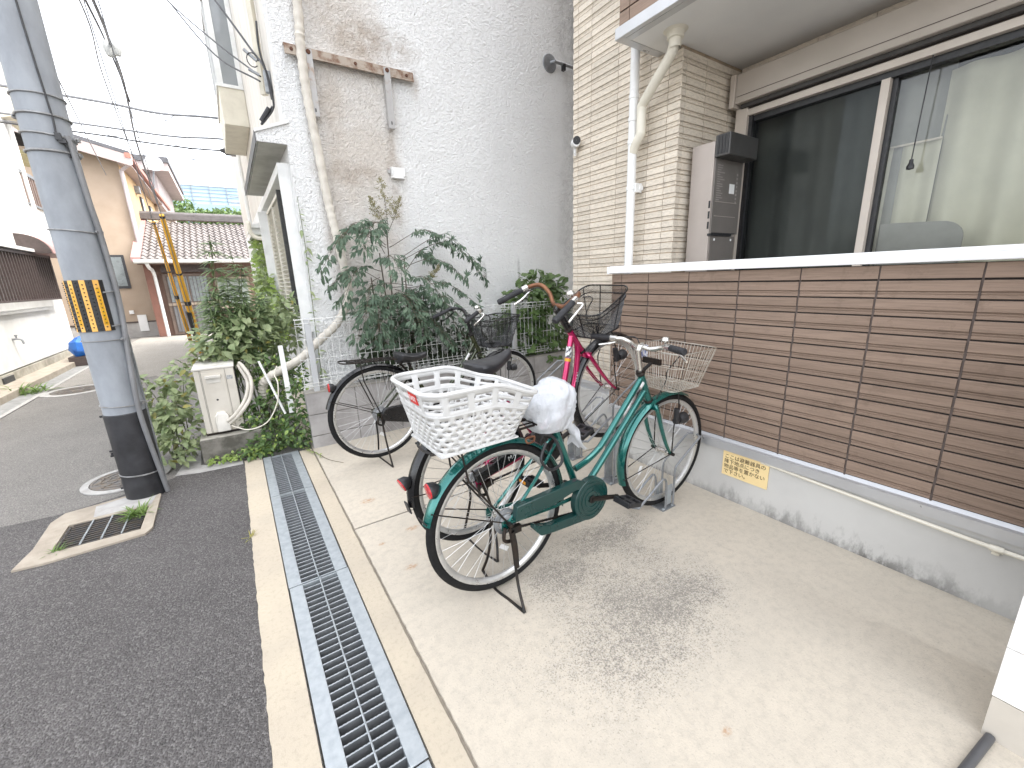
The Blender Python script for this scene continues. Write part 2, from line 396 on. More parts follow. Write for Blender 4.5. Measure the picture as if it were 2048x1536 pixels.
# striped warning plate wrapped on the shaft
A0, A1 = -PI*.98, -PI*.26
plate = MB().lathe([(PR+.005, 1.087), (PR+.005, 1.378), (PR+.002, 1.378), (PR+.002, 1.087), (PR+.005, 1.087)], 40, None, A0, A1).build('warning_plate', mat('stripe_black', (.014, .014, .015), .4), pole)
for k in range(4):
    a = A0+(A1-A0)*(.1+.235*k)
    MB().lathe([(PR+.0055, 1.087), (PR+.0062, 1.0875), (PR+.0062, 1.3775), (PR+.0055, 1.378)], 6, None, a, a+(A1-A0)*.105).build('yellow_stripe', M_YEL, plate)
for k in (1, 3):
    a = A0+(A1-A0)*(.115+.235*k)
    MB().lathe([(PR+.0065, 1.12), (PR+.0072, 1.125), (PR+.0072, 1.33), (PR+.0065, 1.335)], 6, None, a, a+(A1-A0)*.075).build('reflector', M_YEL2, plate)
mb = MB()
for k in range(8):
    a = A0+(A1-A0)*(.035+.1175*k+.0)
    for q in range(13):
        z = 1.1+q*.022+(.011 if k % 2 else 0)
        if z > 1.372: continue
        M = Mx.Translation(V(pol(a, PR+.006, z))) @ Mx.Rotation(a, 4, 'Z') @ Mx.Rotation(PI/2, 4, 'Y')
        mb.lathe([(.0042, 0), (.0035, .003), (.001, .0055)], 6, M)
studs = mb.build('studs', [M_BLACK], plate, kind='stuff')
for z in (1.31, 1.115):
    MB().tube([pol(-.95+i*.15, PR+.007, z+.006*(i-3)*.2) for i in range(7)], .004, 6).build('plate_strap', M_STEELB, plate)
# cable conduit climbing the shaft, earth wire, edge channel
cp = bez([pol(-.62, PR+.0, 2.13), pol(-.6, PR+.014, 2.02), pol(-.5, PR+.015, 1.8), pol(-.32, PR+.015, 1.6), pol(-.25, PR+.015, 1.25), pol(-.62, PR+.016, .9), pol(-.8, PR+.016, .6), pol(-.7, PR+.017, .35), pol(-.42, PR+.02, 0)], 8)
MB().tube(cp, .014, 10).build('cable_conduit', mat('conduit_grey', (.2, .2, .205), .5, c2=(.16, .16, .165)), pole)
MB().tube(bez([pol(-1.25, PR+.003, 3.4), pol(-1.2, PR+.004, 2.7), pol(-1.08, PR+.004, 2.3), pol(-1.05, PR+.005, 2.2), pol(-1.06, PR+.004, 2.12), pol(-.8, PR+.005, 2.07), pol(-.75, PR+.004, 2.02)], 6), .0045, 6).build('earth_wire', M_BLACK, pole)
mb = MB(); M = Mx.Translation(V(pol(-1.05, PR+.012, 2.115))); mb.obox(M, .025, .02, .035); mb.obox(Mx.Translation(V(pol(-.95, PR+.014, 2.095))), .03, .02, .02); mb.build('wire_clip', M_BLACK, pole)
MB().beam(pol(.02, PR+.006, -.1), pol(.02, PR+.005, 1.05), .02, .008, up=(1, 0, 0)).build('edge_channel', M_GALVD, pole)
for z in (.56, .3, .31, .07, .33):
    mb = MB(); mb.obox(Mx.Translation(V(pol(3.1+random.uniform(-.1, .1), PR+.008, z))), .025, .015, .012); mb.build('strap_end', M_BLACK, pole)

# ---------------- block wall with wire fence ----------------
M_BLOCK = mat('concrete_block', (.36, .345, .335), .9, c2=(.24, .225, .215), ns=4.5, lo=.42, hi=.68, bump=.5, bs=110, rand=.09)
M_MORT = mat('mortar', (.24, .225, .21), .95, c2=(.16, .15, .14), ns=12)
WA, WB, WY0, WY1 = .368, 3.6, 3.58, 3.68
wall = thing('block_wall', 'low grey concrete block wall with stained joints below the wire fence', 'wall', (WA, WY0, 0))
MB().box(.004, WB-WA-.004, .006, .1, -.05, .452).build('mortar_core', M_MORT, wall, smooth=False)
for r in range(3):
    z0 = -.075+r*.181 if r else -.05; z1 = -.075+(r+1)*.181-.008
    x = 0; first = True
    cuts = [0]; c = (.378 if r != 1 else .378)
    while c < WB-WA-.1: cuts.append(c); c += .378
    cuts.append(WB-WA)
    for a, b in zip(cuts, cuts[1:]):
        MB().box(a+(.003 if a else 0), b-.003, random.uniform(-.001, .002), .104, z0, z1).build('block', M_BLOCK, wall, smooth=False, bevel=.003)
MB().box(-.004, WB-WA, -.004, .108, .4605, .474).build('coping', M_CON, wall, smooth=False, bevel=.003)
M_FENCE = mat('fence_white', (.72, .72, .7), .4, c2=(.6, .6, .57), ns=15)
fence = thing('wire_fence', 'white welded wire mesh fence standing on the block wall', 'fence', (.37, 3.60, .474))
FL = 2.6
MBp = MB().box(-.022, .022, -.014, .014, 0, .585); fp = MBp.build('fence_post', mat('fence_alu', (.55, .56, .57), .4, .4, c2=(.48, .49, .5)), fence, smooth=False, bevel=.003); fp.location = (.09, .0, 0)
copy(fp, fence, (2.02, 0, 0))
hz = MB().tube([(0, 0, 0), (FL, 0, 0)], .0025, 6).build('wire', M_FENCE, fence); hz.location = (0, -.02, .575)
for y, z in ((.02, .575), (-.02, .545), (.0, .525), (.0, .42), (0, .26), (0, .12), (0, .095), (-.02, .07), (-.02, .045), (.02, .045)): copy(hz, fence, (0, y, z))
vw = MB().tube([(0, .022, .58), (0, -.02, .578), (0, -.022, .545), (0, -.002, .52), (0, -.002, .12), (0, -.02, .09), (0, -.022, .042), (0, .02, .042)], .0021, 5).build('wire', M_FENCE, fence); vw.location = (.004, 0, 0)
for i in range(1, 53): copy(vw, fence, (.004+i*.05, 0, 0))

# ---------------- white stucco building ----------------
def m_stucco():
    k = NT('white_stucco'); k.setp(.9, spec=.3); p = k.pos()
    c = k.mix(k.ramp(k.noise(p, 1.5, 5, .6), .35, .7), (.87, .87, .86), (.81, .81, .8))
    tan = k.math('MULTIPLY', k.blob((1.12, 4, 2.2), (.42, None, 2.3), (.3, 1.)), k.ramp(k.noise(p, 2.2, 5, .6), .25, .6, .25, 1))
    c = k.mix(k.math('MULTIPLY', tan, .75), c, (.62, .55, .475))
    br = None
    for cx, cz, rx, rz, a in ((1.3, 3.25, .5, .18, .8), (1.0, 2.22, .35, .12, .7), (1.42, 2.3, .1, .12, .9), (1.42, 2.0, .06, .25, .6), (1.41, 2.5, .05, .2, .7), (.9, 2.7, .15, .4, .4), (.9, 3.6, .35, .5, .55), (1.68, 3.0, .05, .15, .7), (.85, 1.7, .12, .5, .4)):
        b = k.math('MULTIPLY', k.blob((cx, 4, cz), (rx, None, rz)), a); br = b if br is None else k.math('MAXIMUM', br, b)
    c = k.mix(k.math('MULTIPLY', br, k.ramp(k.noise(p, 9, 6, .75), .36, .62, 0, .9)), c, (.32, .235, .165))
    gr = None
    for cx, cz, rx, rz, a in ((3.7, 4.1, .5, 1.1, .7), (3.55, 2.9, .18, 1.0, .35), (2.3, 1.35, .04, .16, .8), (2.75, 1.35, .025, .2, .7), (3.45, 1.6, .15, 1.2, .35), (1.5, 4.1, .5, .3, .4)):
        b = k.math('MULTIPLY', k.blob((cx, 4, cz), (rx, None, rz)), a); gr = b if gr is None else k.math('MAXIMUM', gr, b)
    c = k.mix(k.math('MULTIPLY', gr, k.ramp(k.noise(p, 12, 5, .7), .3, .62)), c, (.3, .295, .285))
    # hairline cracks
    wv = k.noise(p, 3.2, 8, .8, .6); cr = k.math('ABSOLUTE', k.math('SUBTRACT', wv, .5)); cr = k.ramp(cr, .0012, .004, 1, 0)
    cr = k.math('MULTIPLY', cr, k.blob((1.15, 4, 2.6), (.45, None, 1.2), (.4, 1.)))
    c = k.mix(k.math('MULTIPLY', cr, .6), c, (.2, .19, .18)); k.col(c)
    h = k.math('ADD', k.noise(p, 40, 3, .5, .8), k.math('MULTIPLY', k.noise(p, 120, 3, .6), .5))
    k.bump(h, 1., .025); return k.m
M_STUC = m_stucco()
M_TRIM = mat('white_trim', (.72, .72, .7), .45, c2=(.62, .62, .6), ns=8)
M_SOFF = mat('soffit_board', (.5, .49, .45), .8, c2=(.4, .39, .35), ns=6)
M_SIDE = mat('pale_siding', (.68, .65, .6), .75, c2=(.58, .545, .49), ns=9, scale=(1, 1, .15), bump=.2, bs=60)
M_CREAM = mat('cream_panel', (.62, .58, .48), .6, c2=(.55, .51, .42), ns=7)
M_WINGLASS = mat('grey_glass', (.2, .215, .225), .08, c2=(.26, .275, .28), ns=1.5)
M_LOUV = mat('louvre_cream', (.66, .63, .55), .5, c2=(.58, .55, .47), ns=8)
YW, XC = 4.0, .6
wb = thing('stucco_building', 'white rough stucco building with rusty stains behind the bicycles', 'building', (XC, YW, 0))
def wl(mb): return mb
mb = MB(); n = 30; rnd = random.Random(4)
# front wall, slightly splayed foot at the corner, and the street facade
mb.box(-.03, 5.4, 0, .2, -.1, 5.4); mb.box(-.03, .17, .2, 9, -.1, 2.46)
mb.build('wall', M_STUC, wb, smooth=False)
MB().box(-.001, .0, .2, 9, 2.46, 5.4).box(-.02, .15, .2, 9, 2.46, 5.4).build('upper_siding', M_SIDE, wb, smooth=False)
MB().box(-.028, -.02, .19, 9, 2.46, 5.4).build('siding_face', M_SIDE, wb, smooth=False)
# pent canopy along the facade
cn = MB(); X0 = -.24
cn.prism([(X0, 0, 2.385), (-.03, 0, 2.385), (-.03, 0, 2.54), (X0, 0, 2.45)], (0, 2.3, 0)); canopy = cn.build('canopy', M_STUC, wb, smooth=False)
MB().box(X0+.012, -.032, .012, 2.29, 2.381, 2.384).build('soffit', M_SOFF, canopy, smooth=False)
MB().beam((X0-.006, -.006, 2.455), (.0, -.006, 2.55), .014, .022).build('flashing', M_TRIM, canopy, smooth=False)
MB().box(X0-.008, X0-.001, 0, 2.3, 2.375, 2.455).build('fascia', mat('dark_fascia', (.1, .1, .1), .6), canopy, smooth=False)
# louvred shutter box on the facade
lv = MB(); lv.box(-.115, -.03, .1, .125, .9, 2.27); shutter = lv.build('shutter_frame', M_TRIM, wb, smooth=False)
MB().box(-.114, -.031, .127, 2.25, 2.2, 2.268).build('frame_head', M_TRIM, shutter, smooth=False)
MB().box(-.1, -.05, .55, .6, 1.05, 2.15).build('frame_gap', M_DARK, shutter, smooth=False)
MB().box(-.085, -.04, .62, 1.98, 2.12, 2.15).box(-.085, -.04, .62, .66, 1.1, 2.12).box(-.085, -.04, 1.94, 1.98, 1.1, 2.12).box(-.085, -.04, 1.3, 1.34, 1.1, 2.12).box(-.085, -.04, .62, 1.98, 1.07, 1.1).build('louvre_frame', M_LOUV, shutter, smooth=False)
s0 = None
for i in range(24):
    z = 1.115+i*.042
    if s0 is None:
        s0 = MB().obox(Mx.Rotation(rad(35), 4, 'Y'), .045, 1.28, .006).build('louvre_slat', M_LOUV, shutter, smooth=False); s0.location = (-.06, 1.3, z)
    else: copy(s0, shutter, (-.06, 1.3, z))
MB().box(-.15, -.03, 2.3, 2.36, .8, 2.2).build('side_panel', M_TRIM, wb, smooth=False)
MB().box(-.03-.2, -.03, 2.75, 3.6, 1.98, 2.06).prism([(-.24, 2.7, 2.06), (-.03, 2.7, 2.06), (-.03, 2.7, 2.14), (-.24, 2.7, 2.09)], (0, .95, 0)).build('porch_roof', M_TRIM, wb, smooth=False)
MB().tube(bez([(-.25, 2.7, 2.12), (-.25, 2.65, 2.1), (-.25, 2.62, 2.0), (-.2, 2.6, 1.93), (-.09, 2.55, 1.9)], 6), .025, 10).build('gutter_pipe', M_CREAM, wb)
# upper bay window
bx0, bx1, by0, by1 = -.3, -.03, 2.85, 4.3
bay = MB().box(bx0, bx1, by0, by1, 3.3, 3.72).build('bay_box', M_CREAM, wb, smooth=False, bevel=.006)
MB().box(bx0, bx1, by0, by1, 4.9, 5.4).build('bay_head', M_TRIM, bay, smooth=False)
MB().box(bx0+.03, bx1, by0+.02, by1-.02, 3.72, 4.9).build('bay_glass', M_WINGLASS, bay, smooth=False)
for a in ((bx0, bx0+.06, by0, by0+.05), (bx1-.05, bx1, by0, by0+.05), (bx0, bx0+.05, by1-.05, by1), (bx0, bx0+.05, 3.5, 3.56)):
    MB().box(*a, 3.721, 4.899).build('bay_post', M_TRIM, bay, smooth=False)
MB().box(bx0-.02, bx1, by0-.015, by1+.015, 3.715, 3.75).build('bay_sill', M_TRIM, bay, smooth=False)
MB().tube([(-.07, .55, 2.9), (-.07, .55, 5.3)], .03, 4).build('pole_bracket', M_CREAM, wb)
MB().tube([(-.1, 5.0, 0), (-.1, 5.0, 5.3)], .03, 8).build('drain_pipe', M_TRIM, wb)

# things fixed to the stucco wall
M_RUST = mat('rusty_rail', (.4, .34, .28), .7, .2, c2=(.19, .105, .065), ns=14, lo=.48, hi=.66)
M_RUSTP = mat('painted_bracket', (.42, .41, .4), .5, .2, c2=(.3, .2, .13), ns=10, lo=.55, hi=.7)
br = thing('rail_bracket', 'rusty steel rail with two hanging arms bolted high on the stucco wall', 'bracket', (.64, YW, 3.04))
mb = MB(); mb.box(0, 1.012, -.05, -.044, -.028, .028); mb.box(0, 1.012, -.044, -.004, .03, .035); mb.box(0, 1.012, -.062, -.044, -.04, -.03)
mb.build('rail', M_RUST, br, smooth=False)
for x in (.05, .52, .95): MB().lathe([(.001, .008), (.012, .008), (.014, 0)], 6, Mx.Translation(V((x, -.05, 0))) @ Mx.Rotation(PI/2, 4, 'X')).build('bolt', mat('rust', (.11, .045, .025), .8), br)
for x in (.165, .775):
    a = MB().box(x-.026, x+.026, -.066, -.062, -.44, .02).box(x-.026, x-.022, -.062, -.03, -.44, .02).box(x+.022, x+.026, -.062, -.03, -.44, .02).build('arm', M_RUSTP, br, smooth=False)
    MB().lathe([(.001, .006), (.016, .006), (.018, 0)], 8, Mx.Translation(V((x, -.066, 0))) @ Mx.Rotation(PI/2, 4, 'X')).build('bolt', mat('rust', (.1, .04, .02), .8), a)
    MB().box(x-.005, x+.005, -.067, -.065, -.41, -.385).build('slot', M_BLACK, a, smooth=False)
M_HOSE = mat('lagging_tape', (.6, .56, .49), .6, c2=(.5, .46, .4), ns=12, bump=.2, bs=40)
pts = [(.78, 3.93, 4.6), (.774, 3.93, 3.39), (.754, 3.93, 3.06), (.754, 3.93, 2.72), (.778, 3.93, 2.37), (.803, 3.93, 1.99), (.83, 3.92, 1.72), (.86, 3.9, 1.4), (.85, 3.85, 1.18), (.72, 3.82, .98), (.55, 3.82, .84), (.4, 3.85, .71), (.16, 3.9, .585), (.1, 3.95, .5), (.11, 4.0, .38), (.17, 4.05, .3)]
P = bez(pts, 14); R = [.034+.0035*math.sin(i*1.9) for i in range(len(P))]
tag(MB().tube(P, R, 12).build('lagged_pipe', M_HOSE), 'cream taped pipe running down the stucco wall and over the fence', 'pipe')
vb = thing('vent_box', 'small broken white box left on the stucco wall under the bracket', 'vent', (1.43, YW, 2.26))
mb = MB(); mb.box(-.05, -.04, -.05, -.004, -.03, .04); mb.box(-.05, .07, -.012, -.004, -.05, .045); mb.box(.06, .07, -.05, -.004, -.03, .04); mb.box(-.05, .07, -.05, -.004, -.052, -.044); mb.build('shell', M_WHITE, vb, smooth=False, bevel=.004)
MB().box(-.075, -.055, -.02, -.004, -.01, .03).build('clip', M_RUSTP, vb, smooth=False)
dl = thing('wall_rod', 'grey round plate and rod sticking out high beside the tiled corner', 'bracket', (3.22, YW, 3.49))
MB().lathe([(.001, .02), (.03, .022), (.085, .012), (.09, .0)], 24, Mx.Rotation(PI/2, 4, 'X')).build('plate', M_GALVD, dl)
MB().tube([(0, -.02, .0), (.02, -.06, .0), (.1, -.06, .0), (.45, -.05, .0)], .016, 10).build('rod', M_GALVD, dl)
MB().box(.13, .16, -.08, -.04, -.06, .0).build('clamp', M_BLACK, dl, smooth=False)

# cable clutter on the upper facade
cc = thing('cable_anchor', 'dark service cable clamps on the upper corner of the stucco building', 'cables', (.55, 4.35, 2.95))
mb = MB(); mb.box(-.03, .02, -.02, .02, -.1, .06); mb.build('junction_box', M_GALVD, cc, smooth=False, bevel=.004)
MB().tube(bez([(-.02, 0, .4), (-.03, 0, .2), (0, -.03, .0), (.01, -.03, -.15), (.0, -.03, -.22), (-.06, -.02, -.3), (-.1, 0, -.34), (-.08, .02, -.3), (0, -.02, -.2)], 8), .008, 6).build('cable', M_BLACK, cc)
MB().tube([(-.03, -.03, -.22), (-.1, -.01, -.32)], .018, 8).build('splice', M_BLACK, cc)
for a, b in (((-.06, .0, .12), (-.14, .02, .19)), ((-.06, 0, .02), (-.13, 0, .05))): MB().tube([a, b], .012, 6).build('clamp', M_GALVD, cc)
mb = MB(); mb.tube([(-.09+.04*math.cos(i*.5), 0, .12+.05*math.sin(i*.5)) for i in range(12)], .004, 5); mb.build('wire_loop', M_BLACK, cc)

# ---------------- apartment building ----------------
def m_siding(name, c1, c2, c3, sc):
    k = NT(name); k.setp(.75, spec=.3); p = k.pos('pos', sc)
    c = k.mix(k.ramp(k.noise(p, 9, 7, .7), .35, .68), c1, c2)
    c = k.mix(k.ramp(k.noise(k.pos(), 14, 5, .7), .56, .74, 0, .6), c, c3)
    c = k.mix(k.ramp(k.noise(p, 55, 5, .75), .45, .68, 0, .6), c, tuple(x*.55 for x in c1))
    oi = k.n('ObjectInfo'); h = k.n('HueSaturation'); k.l(c, h.inputs['Color']); k.l(k.ramp(oi.outputs['Random'], 0, 1, .92, 1.07), h.inputs['Value']); k.col(h.outputs[0])
    k.bump(k.noise(p, 22, 4, .6), .5, .004); return k.m
M_WOOD = m_siding('brown_woodgrain', (.305, .222, .17), (.24, .172, .13), (.165, .115, .086), (1, .12, 3.2))
M_TILE = m_siding('beige_tile', (.74, .665, .56), (.67, .595, .495), (.55, .48, .395), (.5, .5, 2.))
M_GROUT = mat('grout_tan', (.4, .31, .22), .9, c2=(.27, .22, .16), ns=14)
M_BROWNJ = mat('joint_brown', (.1, .076, .066), .8)
M_ALU = mat('alu_trim', (.52, .525, .535), .35, .5, c2=(.47, .475, .48), ns=4)
M_CAP = mat('white_cap', (.82, .82, .82), .35, c2=(.76, .76, .76), ns=4)
def m_found():
    k = NT('foundation_render'); k.setp(.85); p = k.pos()
    c = k.mix(k.ramp(k.noise(p, 2.2, 6, .6), .35, .7), (.56, .55, .525), (.48, .47, .45))
    sp = k.n('SeparateXYZ'); k.l(p, sp.inputs[0])
    low = k.ramp(sp.outputs[2], .0, .16, 1, 0); nz = k.noise(k.pos('pos', (1, 1, .45)), 16, 6, .75)
    m = k.ramp(k.math('ADD', nz, k.math('MULTIPLY', low, .36)), .68, .86)
    zone = k.math('MAXIMUM', k.ramp(k.noise(p, 1.4, 3), .42, .6, .15, 1), 0.)
    c = k.mix(k.math('MULTIPLY', k.math('MULTIPLY', m, low), zone), c, (.09, .085, .078)); k.col(c)
    k.bump(k.noise(p, 90, 3), .2, .002); return k.m
ap = thing('apartment_building', 'apartment building with brown plank parapet and beige tiled corner', 'building', (2.24, 0, 0))
XP = 0.        # parapet face, local x (world 2.24)
XT = .38       # tiled face (world 2.62)
XW = 1.06      # window wall (world 3.3)
YE, YC, Y0 = 2.11, 1.925, -1.2
mb = MB(); mb.box(0, 3.5, Y0, YE, -.2, .303); mb.box(XT-.06, 3.5, YE, 2.95, -.2, .303)
mb.build('foundation', m_found(), ap, smooth=False)
MB().box(.012, .16, Y0, YE, .36, 1.306).build('parapet_core', mat('groove_dark', (.022, .016, .013), .8), ap, smooth=False)
# plank with a rebated ribbed edge: one profile, one mesh for every length
def plank_profile(h):     # (depth outward, z) listed upward; the ribbed band is at the bottom of the plank
    return [(.0, .0), (.004, .0015), (.004, .0115), (.0015, .0135), (.0015, .0155), (.0045, .0172), (.0045, .0222), (.001, .024), (.001, .0255), (.009, .028), (.0095, h-.0075), (.007, h-.006), (0, h-.006)]
def plank_mesh(L, h, axis='y'):
    mb = MB(); pr = plank_profile(h); n = len(pr)
    if axis == 'y': vs = [(-d, 0, z) for d, z in pr]+[(-d, L, z) for d, z in pr]
    else: vs = [(0, -d, z) for d, z in pr]+[(L, -d, z) for d, z in pr]
    fs = [(i, i+1, n+i+1, n+i) for i in range(n-1)]+[tuple(range(n)), tuple(range(n, 2*n))[::-1]]
    if axis == 'x': fs = [f[::-1] for f in fs]
    mb.add(vs, fs); return mb
def planks(name, m, parent, cuts, zs, x, axis='y', gap=.008, h=.0731, y=0.):
    for a, b in zip(cuts, cuts[1:]):
        src = None
        for z in zs:
            if src is None:
                src = plank_mesh(b-a-gap, h, axis).build(name, m, parent, smooth=False); src.location = (x, a+gap/2, z) if axis == 'y' else (a+gap/2, y, z)
            else: copy(src, parent, (x, a+gap/2, z) if axis == 'y' else (a+gap/2, y, z))
cy = sorted([2.107, 2.027, 1.804, 1.516, 1.222, .932, .641, .347, .053, -.24, -.53])
zr = [.372+.0731*i for i in range(12)]
planks('plank', M_WOOD, ap, cy, zr, .012)
for y in cy[1:-1]: MB().box(.007, .0115, y-.0037, y+.0037, .366, 1.304).build('joint_strip', M_BROWNJ, ap, smooth=False)
for a, b in zip(cy, cy[1:]): MB().box(.003, .012, a+.003, b-.003, 1.2515, 1.304).build('plank', M_WOOD, ap, smooth=False)
# end face of the parapet, cap, drip strip
MB().box(.004, .16, YE-.003, YE+.006, .36, 1.306).build('end_panel', M_WOOD, ap, smooth=False)
cap = MB().box(-.022, .19, Y0, YE+.012, 1.312, 1.34).box(-.016, .185, Y0, YE+.01, 1.34, 1.36).build('cap_rail', M_CAP, ap, smooth=False, bevel=.003)
MB().box(-.027, .2, YE+.012, YE+.028, 1.308, 1.358).build('cap_end', M_CAP, ap, smooth=False, bevel=.003)
MB().prism([(-.018, Y0, .305), (.01, Y0, .305), (.01, Y0, .37), (-.002, Y0, .355), (-.018, Y0, .35)], (0, YE-Y0, 0)).build('drip_strip', M_ALU, ap, smooth=False)
MB().prism([(XT-.03, YE+.02, .305), (XT, YE+.02, .305), (XT, YE+.02, .365), (XT-.03, YE+.02, .35)], (0, .82, 0)).build('drip_strip', M_ALU, ap, smooth=False)
# tiled corner
MB().box(XT+.008, XW+.3, YC+.008, 2.95, .34, 12).build('tile_backing', M_GROUT, ap, smooth=False)  # out of view the backing rises to help shade the bay
zt = [.358+.0724*i for i in range(42)]
def tcol(a, b, zs, st=False):
    planks('tile', M_TILE, ap, [a, b], zs, XT+.009, h=.0724, gap=.004)
for a, b in ((2.738, 2.888), (2.459, 2.738), (2.168, 2.459)): tcol(a, b, [z for z in zt])
tcol(2.018, 2.168, [z for z in zt if z > 1.28]); tcol(1.918, 2.018, [z for z in zt if 1.28 < z < 2.66])
mb = MB()
for z in zt:
    q = plank_mesh(.058, .0724); mb.add([(x+XT+.009, y+2.89, zz+z) for x, y, zz in q.v], q.f)
mb.build('edge_tiles', M_TILE, ap, smooth=False, kind='stuff')
cx = [XT, XT+.055, XT+.27, XT+.555, XT+.66, XW]
zq = [z for z in zt if 1.3 < z < 2.66]
for a, b in zip(cx, cx[1:]):
    if b-a > .2: planks('tile', M_TILE, ap, [a, b], zq, 0, 'x', .004, .0724, YC+.009)
mb = MB()
for a, b in zip(cx, cx[1:]):
    if b-a > .2: continue
    for z in zq:
        q = plank_mesh(b-a-.004, .0724, 'x'); mb.add([(x+a+.002, y+YC+.009, zz+z) for x, y, zz in q.v], q.f)
mb.build('corner_tiles', M_TILE, ap, smooth=False, kind='stuff')
# recess behind the parapet: window wall
MB().box(.19, XW, Y0, YC, 1.2, 1.25).build('terrace_floor', M_CON, ap, smooth=False)
MB().box(XW+.005, XW+.1, Y0, YC, 2.5, 2.75).build('lintel', M_GROUT, ap, smooth=False)
for a, b in ((1.74, 1.92), (1.45, 1.736), (1.16, 1.446), (.87, 1.156), (.58, .866), (.29, .576), (0, .286), (-.29, -.004)):
    q = MB().box(XW-.004, XW+.004, a, b, 2.632, 2.686).box(XW-.004, XW+.004, a, b, 2.6, 2.628); q.build('tile', M_TILE, ap, smooth=False)
# roller shutter box and window
M_BRONZE = mat('shutter_beige', (.47, .42, .37), .45, .15, c2=(.43, .385, .335), ns=3)
M_FRAME = mat('frame_beige', (.58, .515, .45), .4, .1, c2=(.53, .47, .41), ns=4)
sb = MB().prism([(XW-.16, -1.1, 2.42), (XW, -1.1, 2.42), (XW, -1.1, 2.6), (XW-.16, -1.1, 2.6)], (0, 2.96, 0)).build('shutter_box', M_BRONZE, ap, smooth=False, bevel=.006)
MB().box(XW-.163, XW-.16, -1.1, 1.85, 2.46, 2.463).build('box_seam', M_BROWNJ, sb, smooth=False)
MB().box(XW-.12, XW-.0, -1.1, 1.84, 2.395, 2.419).build('shutter_slot', mat('slot_dark', (.05, .045, .042), .6), sb, smooth=False)
MB().box(XW-.175, XW, 1.86, 1.895, 2.4, 2.6).build('box_end', M_FRAME, sb, smooth=False, bevel=.004)
fr = MB().box(XW-.09, XW, -1.1, 1.86, 2.345, 2.385).build('window_frame', M_FRAME, ap, smooth=False, bevel=.002)
MB().box(XW-.075, XW, -1.1, 1.86, 2.385, 2.395).build('frame_groove', M_BROWNJ, fr, smooth=False)
MB().box(XW-.1, XW, 1.8, 1.88, 1.25, 2.4).build('frame_jamb', M_FRAME, fr, smooth=False, bevel=.003)
MB().box(XW-.07, XW+.01, 1.775, 1.8, 1.25, 2.345).build('inner_jamb', M_BLACK, fr, smooth=False)
MB().box(XW-.05, XW+.01, -1.1, 1.775, 2.31, 2.345).build('inner_head', M_BLACK, fr, smooth=False)
MB().box(XW-.1, XW+.02, -1.1, 1.86, 1.25, 1.285).build('frame_sill', M_FRAME, fr, smooth=False)
MB().box(XW-.06, XW+.0, 1.03, 1.07, 1.285, 2.31).build('meeting_stile', M_FRAME, fr, smooth=False, bevel=.002)
MB().box(XW-.02, XW+.02, 1.005, 1.0295, 1.285, 2.31).build('stile_seal', M_BLACK, fr, smooth=False)
k = NT('window_glass'); gl = k.n('BsdfGlossy'); gl.inputs['Roughness'].default_value = .01; gl.inputs['Color'].default_value = (1, 1, 1, 1)
tr = k.n('BsdfTransparent'); tr.inputs['Color'].default_value = (.9, .905, .885, 1); fz = k.n('Fresnel'); fz.inputs['IOR'].default_value = 1.52
ms = k.n('MixShader'); k.l(k.math('MULTIPLY', fz.outputs[0], .6), ms.inputs[0]); k.l(tr.outputs[0], ms.inputs[1]); k.l(gl.outputs[0], ms.inputs[2]); k.l(ms.outputs[0], k.out.inputs['Surface']); M_GLASS = k.m
MB().box(XW+.002, XW+.006, -1.1, 1.005, 1.285, 2.31).build('pane', M_GLASS, fr, smooth=False)
MB().box(XW-.018, XW-.014, 1.07, 1.775, 1.285, 2.31).build('pane', M_GLASS, fr, smooth=False)
k = NT('insect_screen'); tr = k.n('BsdfTransparent'); tr.inputs['Color'].default_value = (.75, .77, .77, 1); df = k.n('BsdfDiffuse'); df.inputs['Color'].default_value = (.02, .021, .022, 1)
ms = k.n('MixShader'); ms.inputs[0].default_value = .3; k.l(tr.outputs[0], ms.inputs[1]); k.l(df.outputs[0], ms.inputs[2]); k.l(ms.outputs[0], k.out.inputs['Surface'])
MB().poly([(XW-.045, 1.07, 1.285), (XW-.045, 1.775, 1.285), (XW-.045, 1.775, 2.31), (XW-.045, 1.07, 2.31)]).build('insect_screen', k.m, fr, smooth=False)
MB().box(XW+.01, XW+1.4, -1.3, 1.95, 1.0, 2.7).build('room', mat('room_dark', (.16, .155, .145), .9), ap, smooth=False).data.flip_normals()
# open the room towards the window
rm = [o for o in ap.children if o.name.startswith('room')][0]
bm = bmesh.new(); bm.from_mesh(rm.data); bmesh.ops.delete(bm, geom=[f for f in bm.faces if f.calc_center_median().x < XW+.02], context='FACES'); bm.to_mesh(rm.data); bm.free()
M_CURT = mat('curtain_cloth', (.6, .585, .49), .9, c2=(.52, .505, .42), ns=3)
M_CURT2 = mat('curtain_grey', (.31, .315, .305), .9, c2=(.24, .245, .24), ns=3)
def curtain(y0, y1, z0, z1, x, m, amp, per, lab, ph=0.):
    mb = MB(); n = int((y1-y0)/.012); vs = []; fs = []
    for i in range(n+1):
        y = y0+(y1-y0)*i/n
        for j, zz in enumerate((z0, (z0+z1)/2, z1)):
            vs.append((x+amp*math.sin(2*PI*y/per+ph+.6*math.sin(5*y))*(1-.25*j)+.004*math.sin(31*y), y, zz))
    for i in range(n):
        for j in (0, 1): fs.append((i*3+j, i*3+j+1, i*3+4+j, i*3+3+j))
    return tag(mb.add(vs, fs).build('curtain', m), lab, 'curtain', 'curtains inside the window')
curtain(-1.2, .82, 1.22, 2.3, 3.39, M_CURT, .04, .19, 'pale green curtain hanging inside the right window pane')
curtain(.8, 1.04, 1.22, 1.97, 3.40, M_CURT, .02, .12, 'short pale curtain piece below a rod beside the centre window stile', .5)
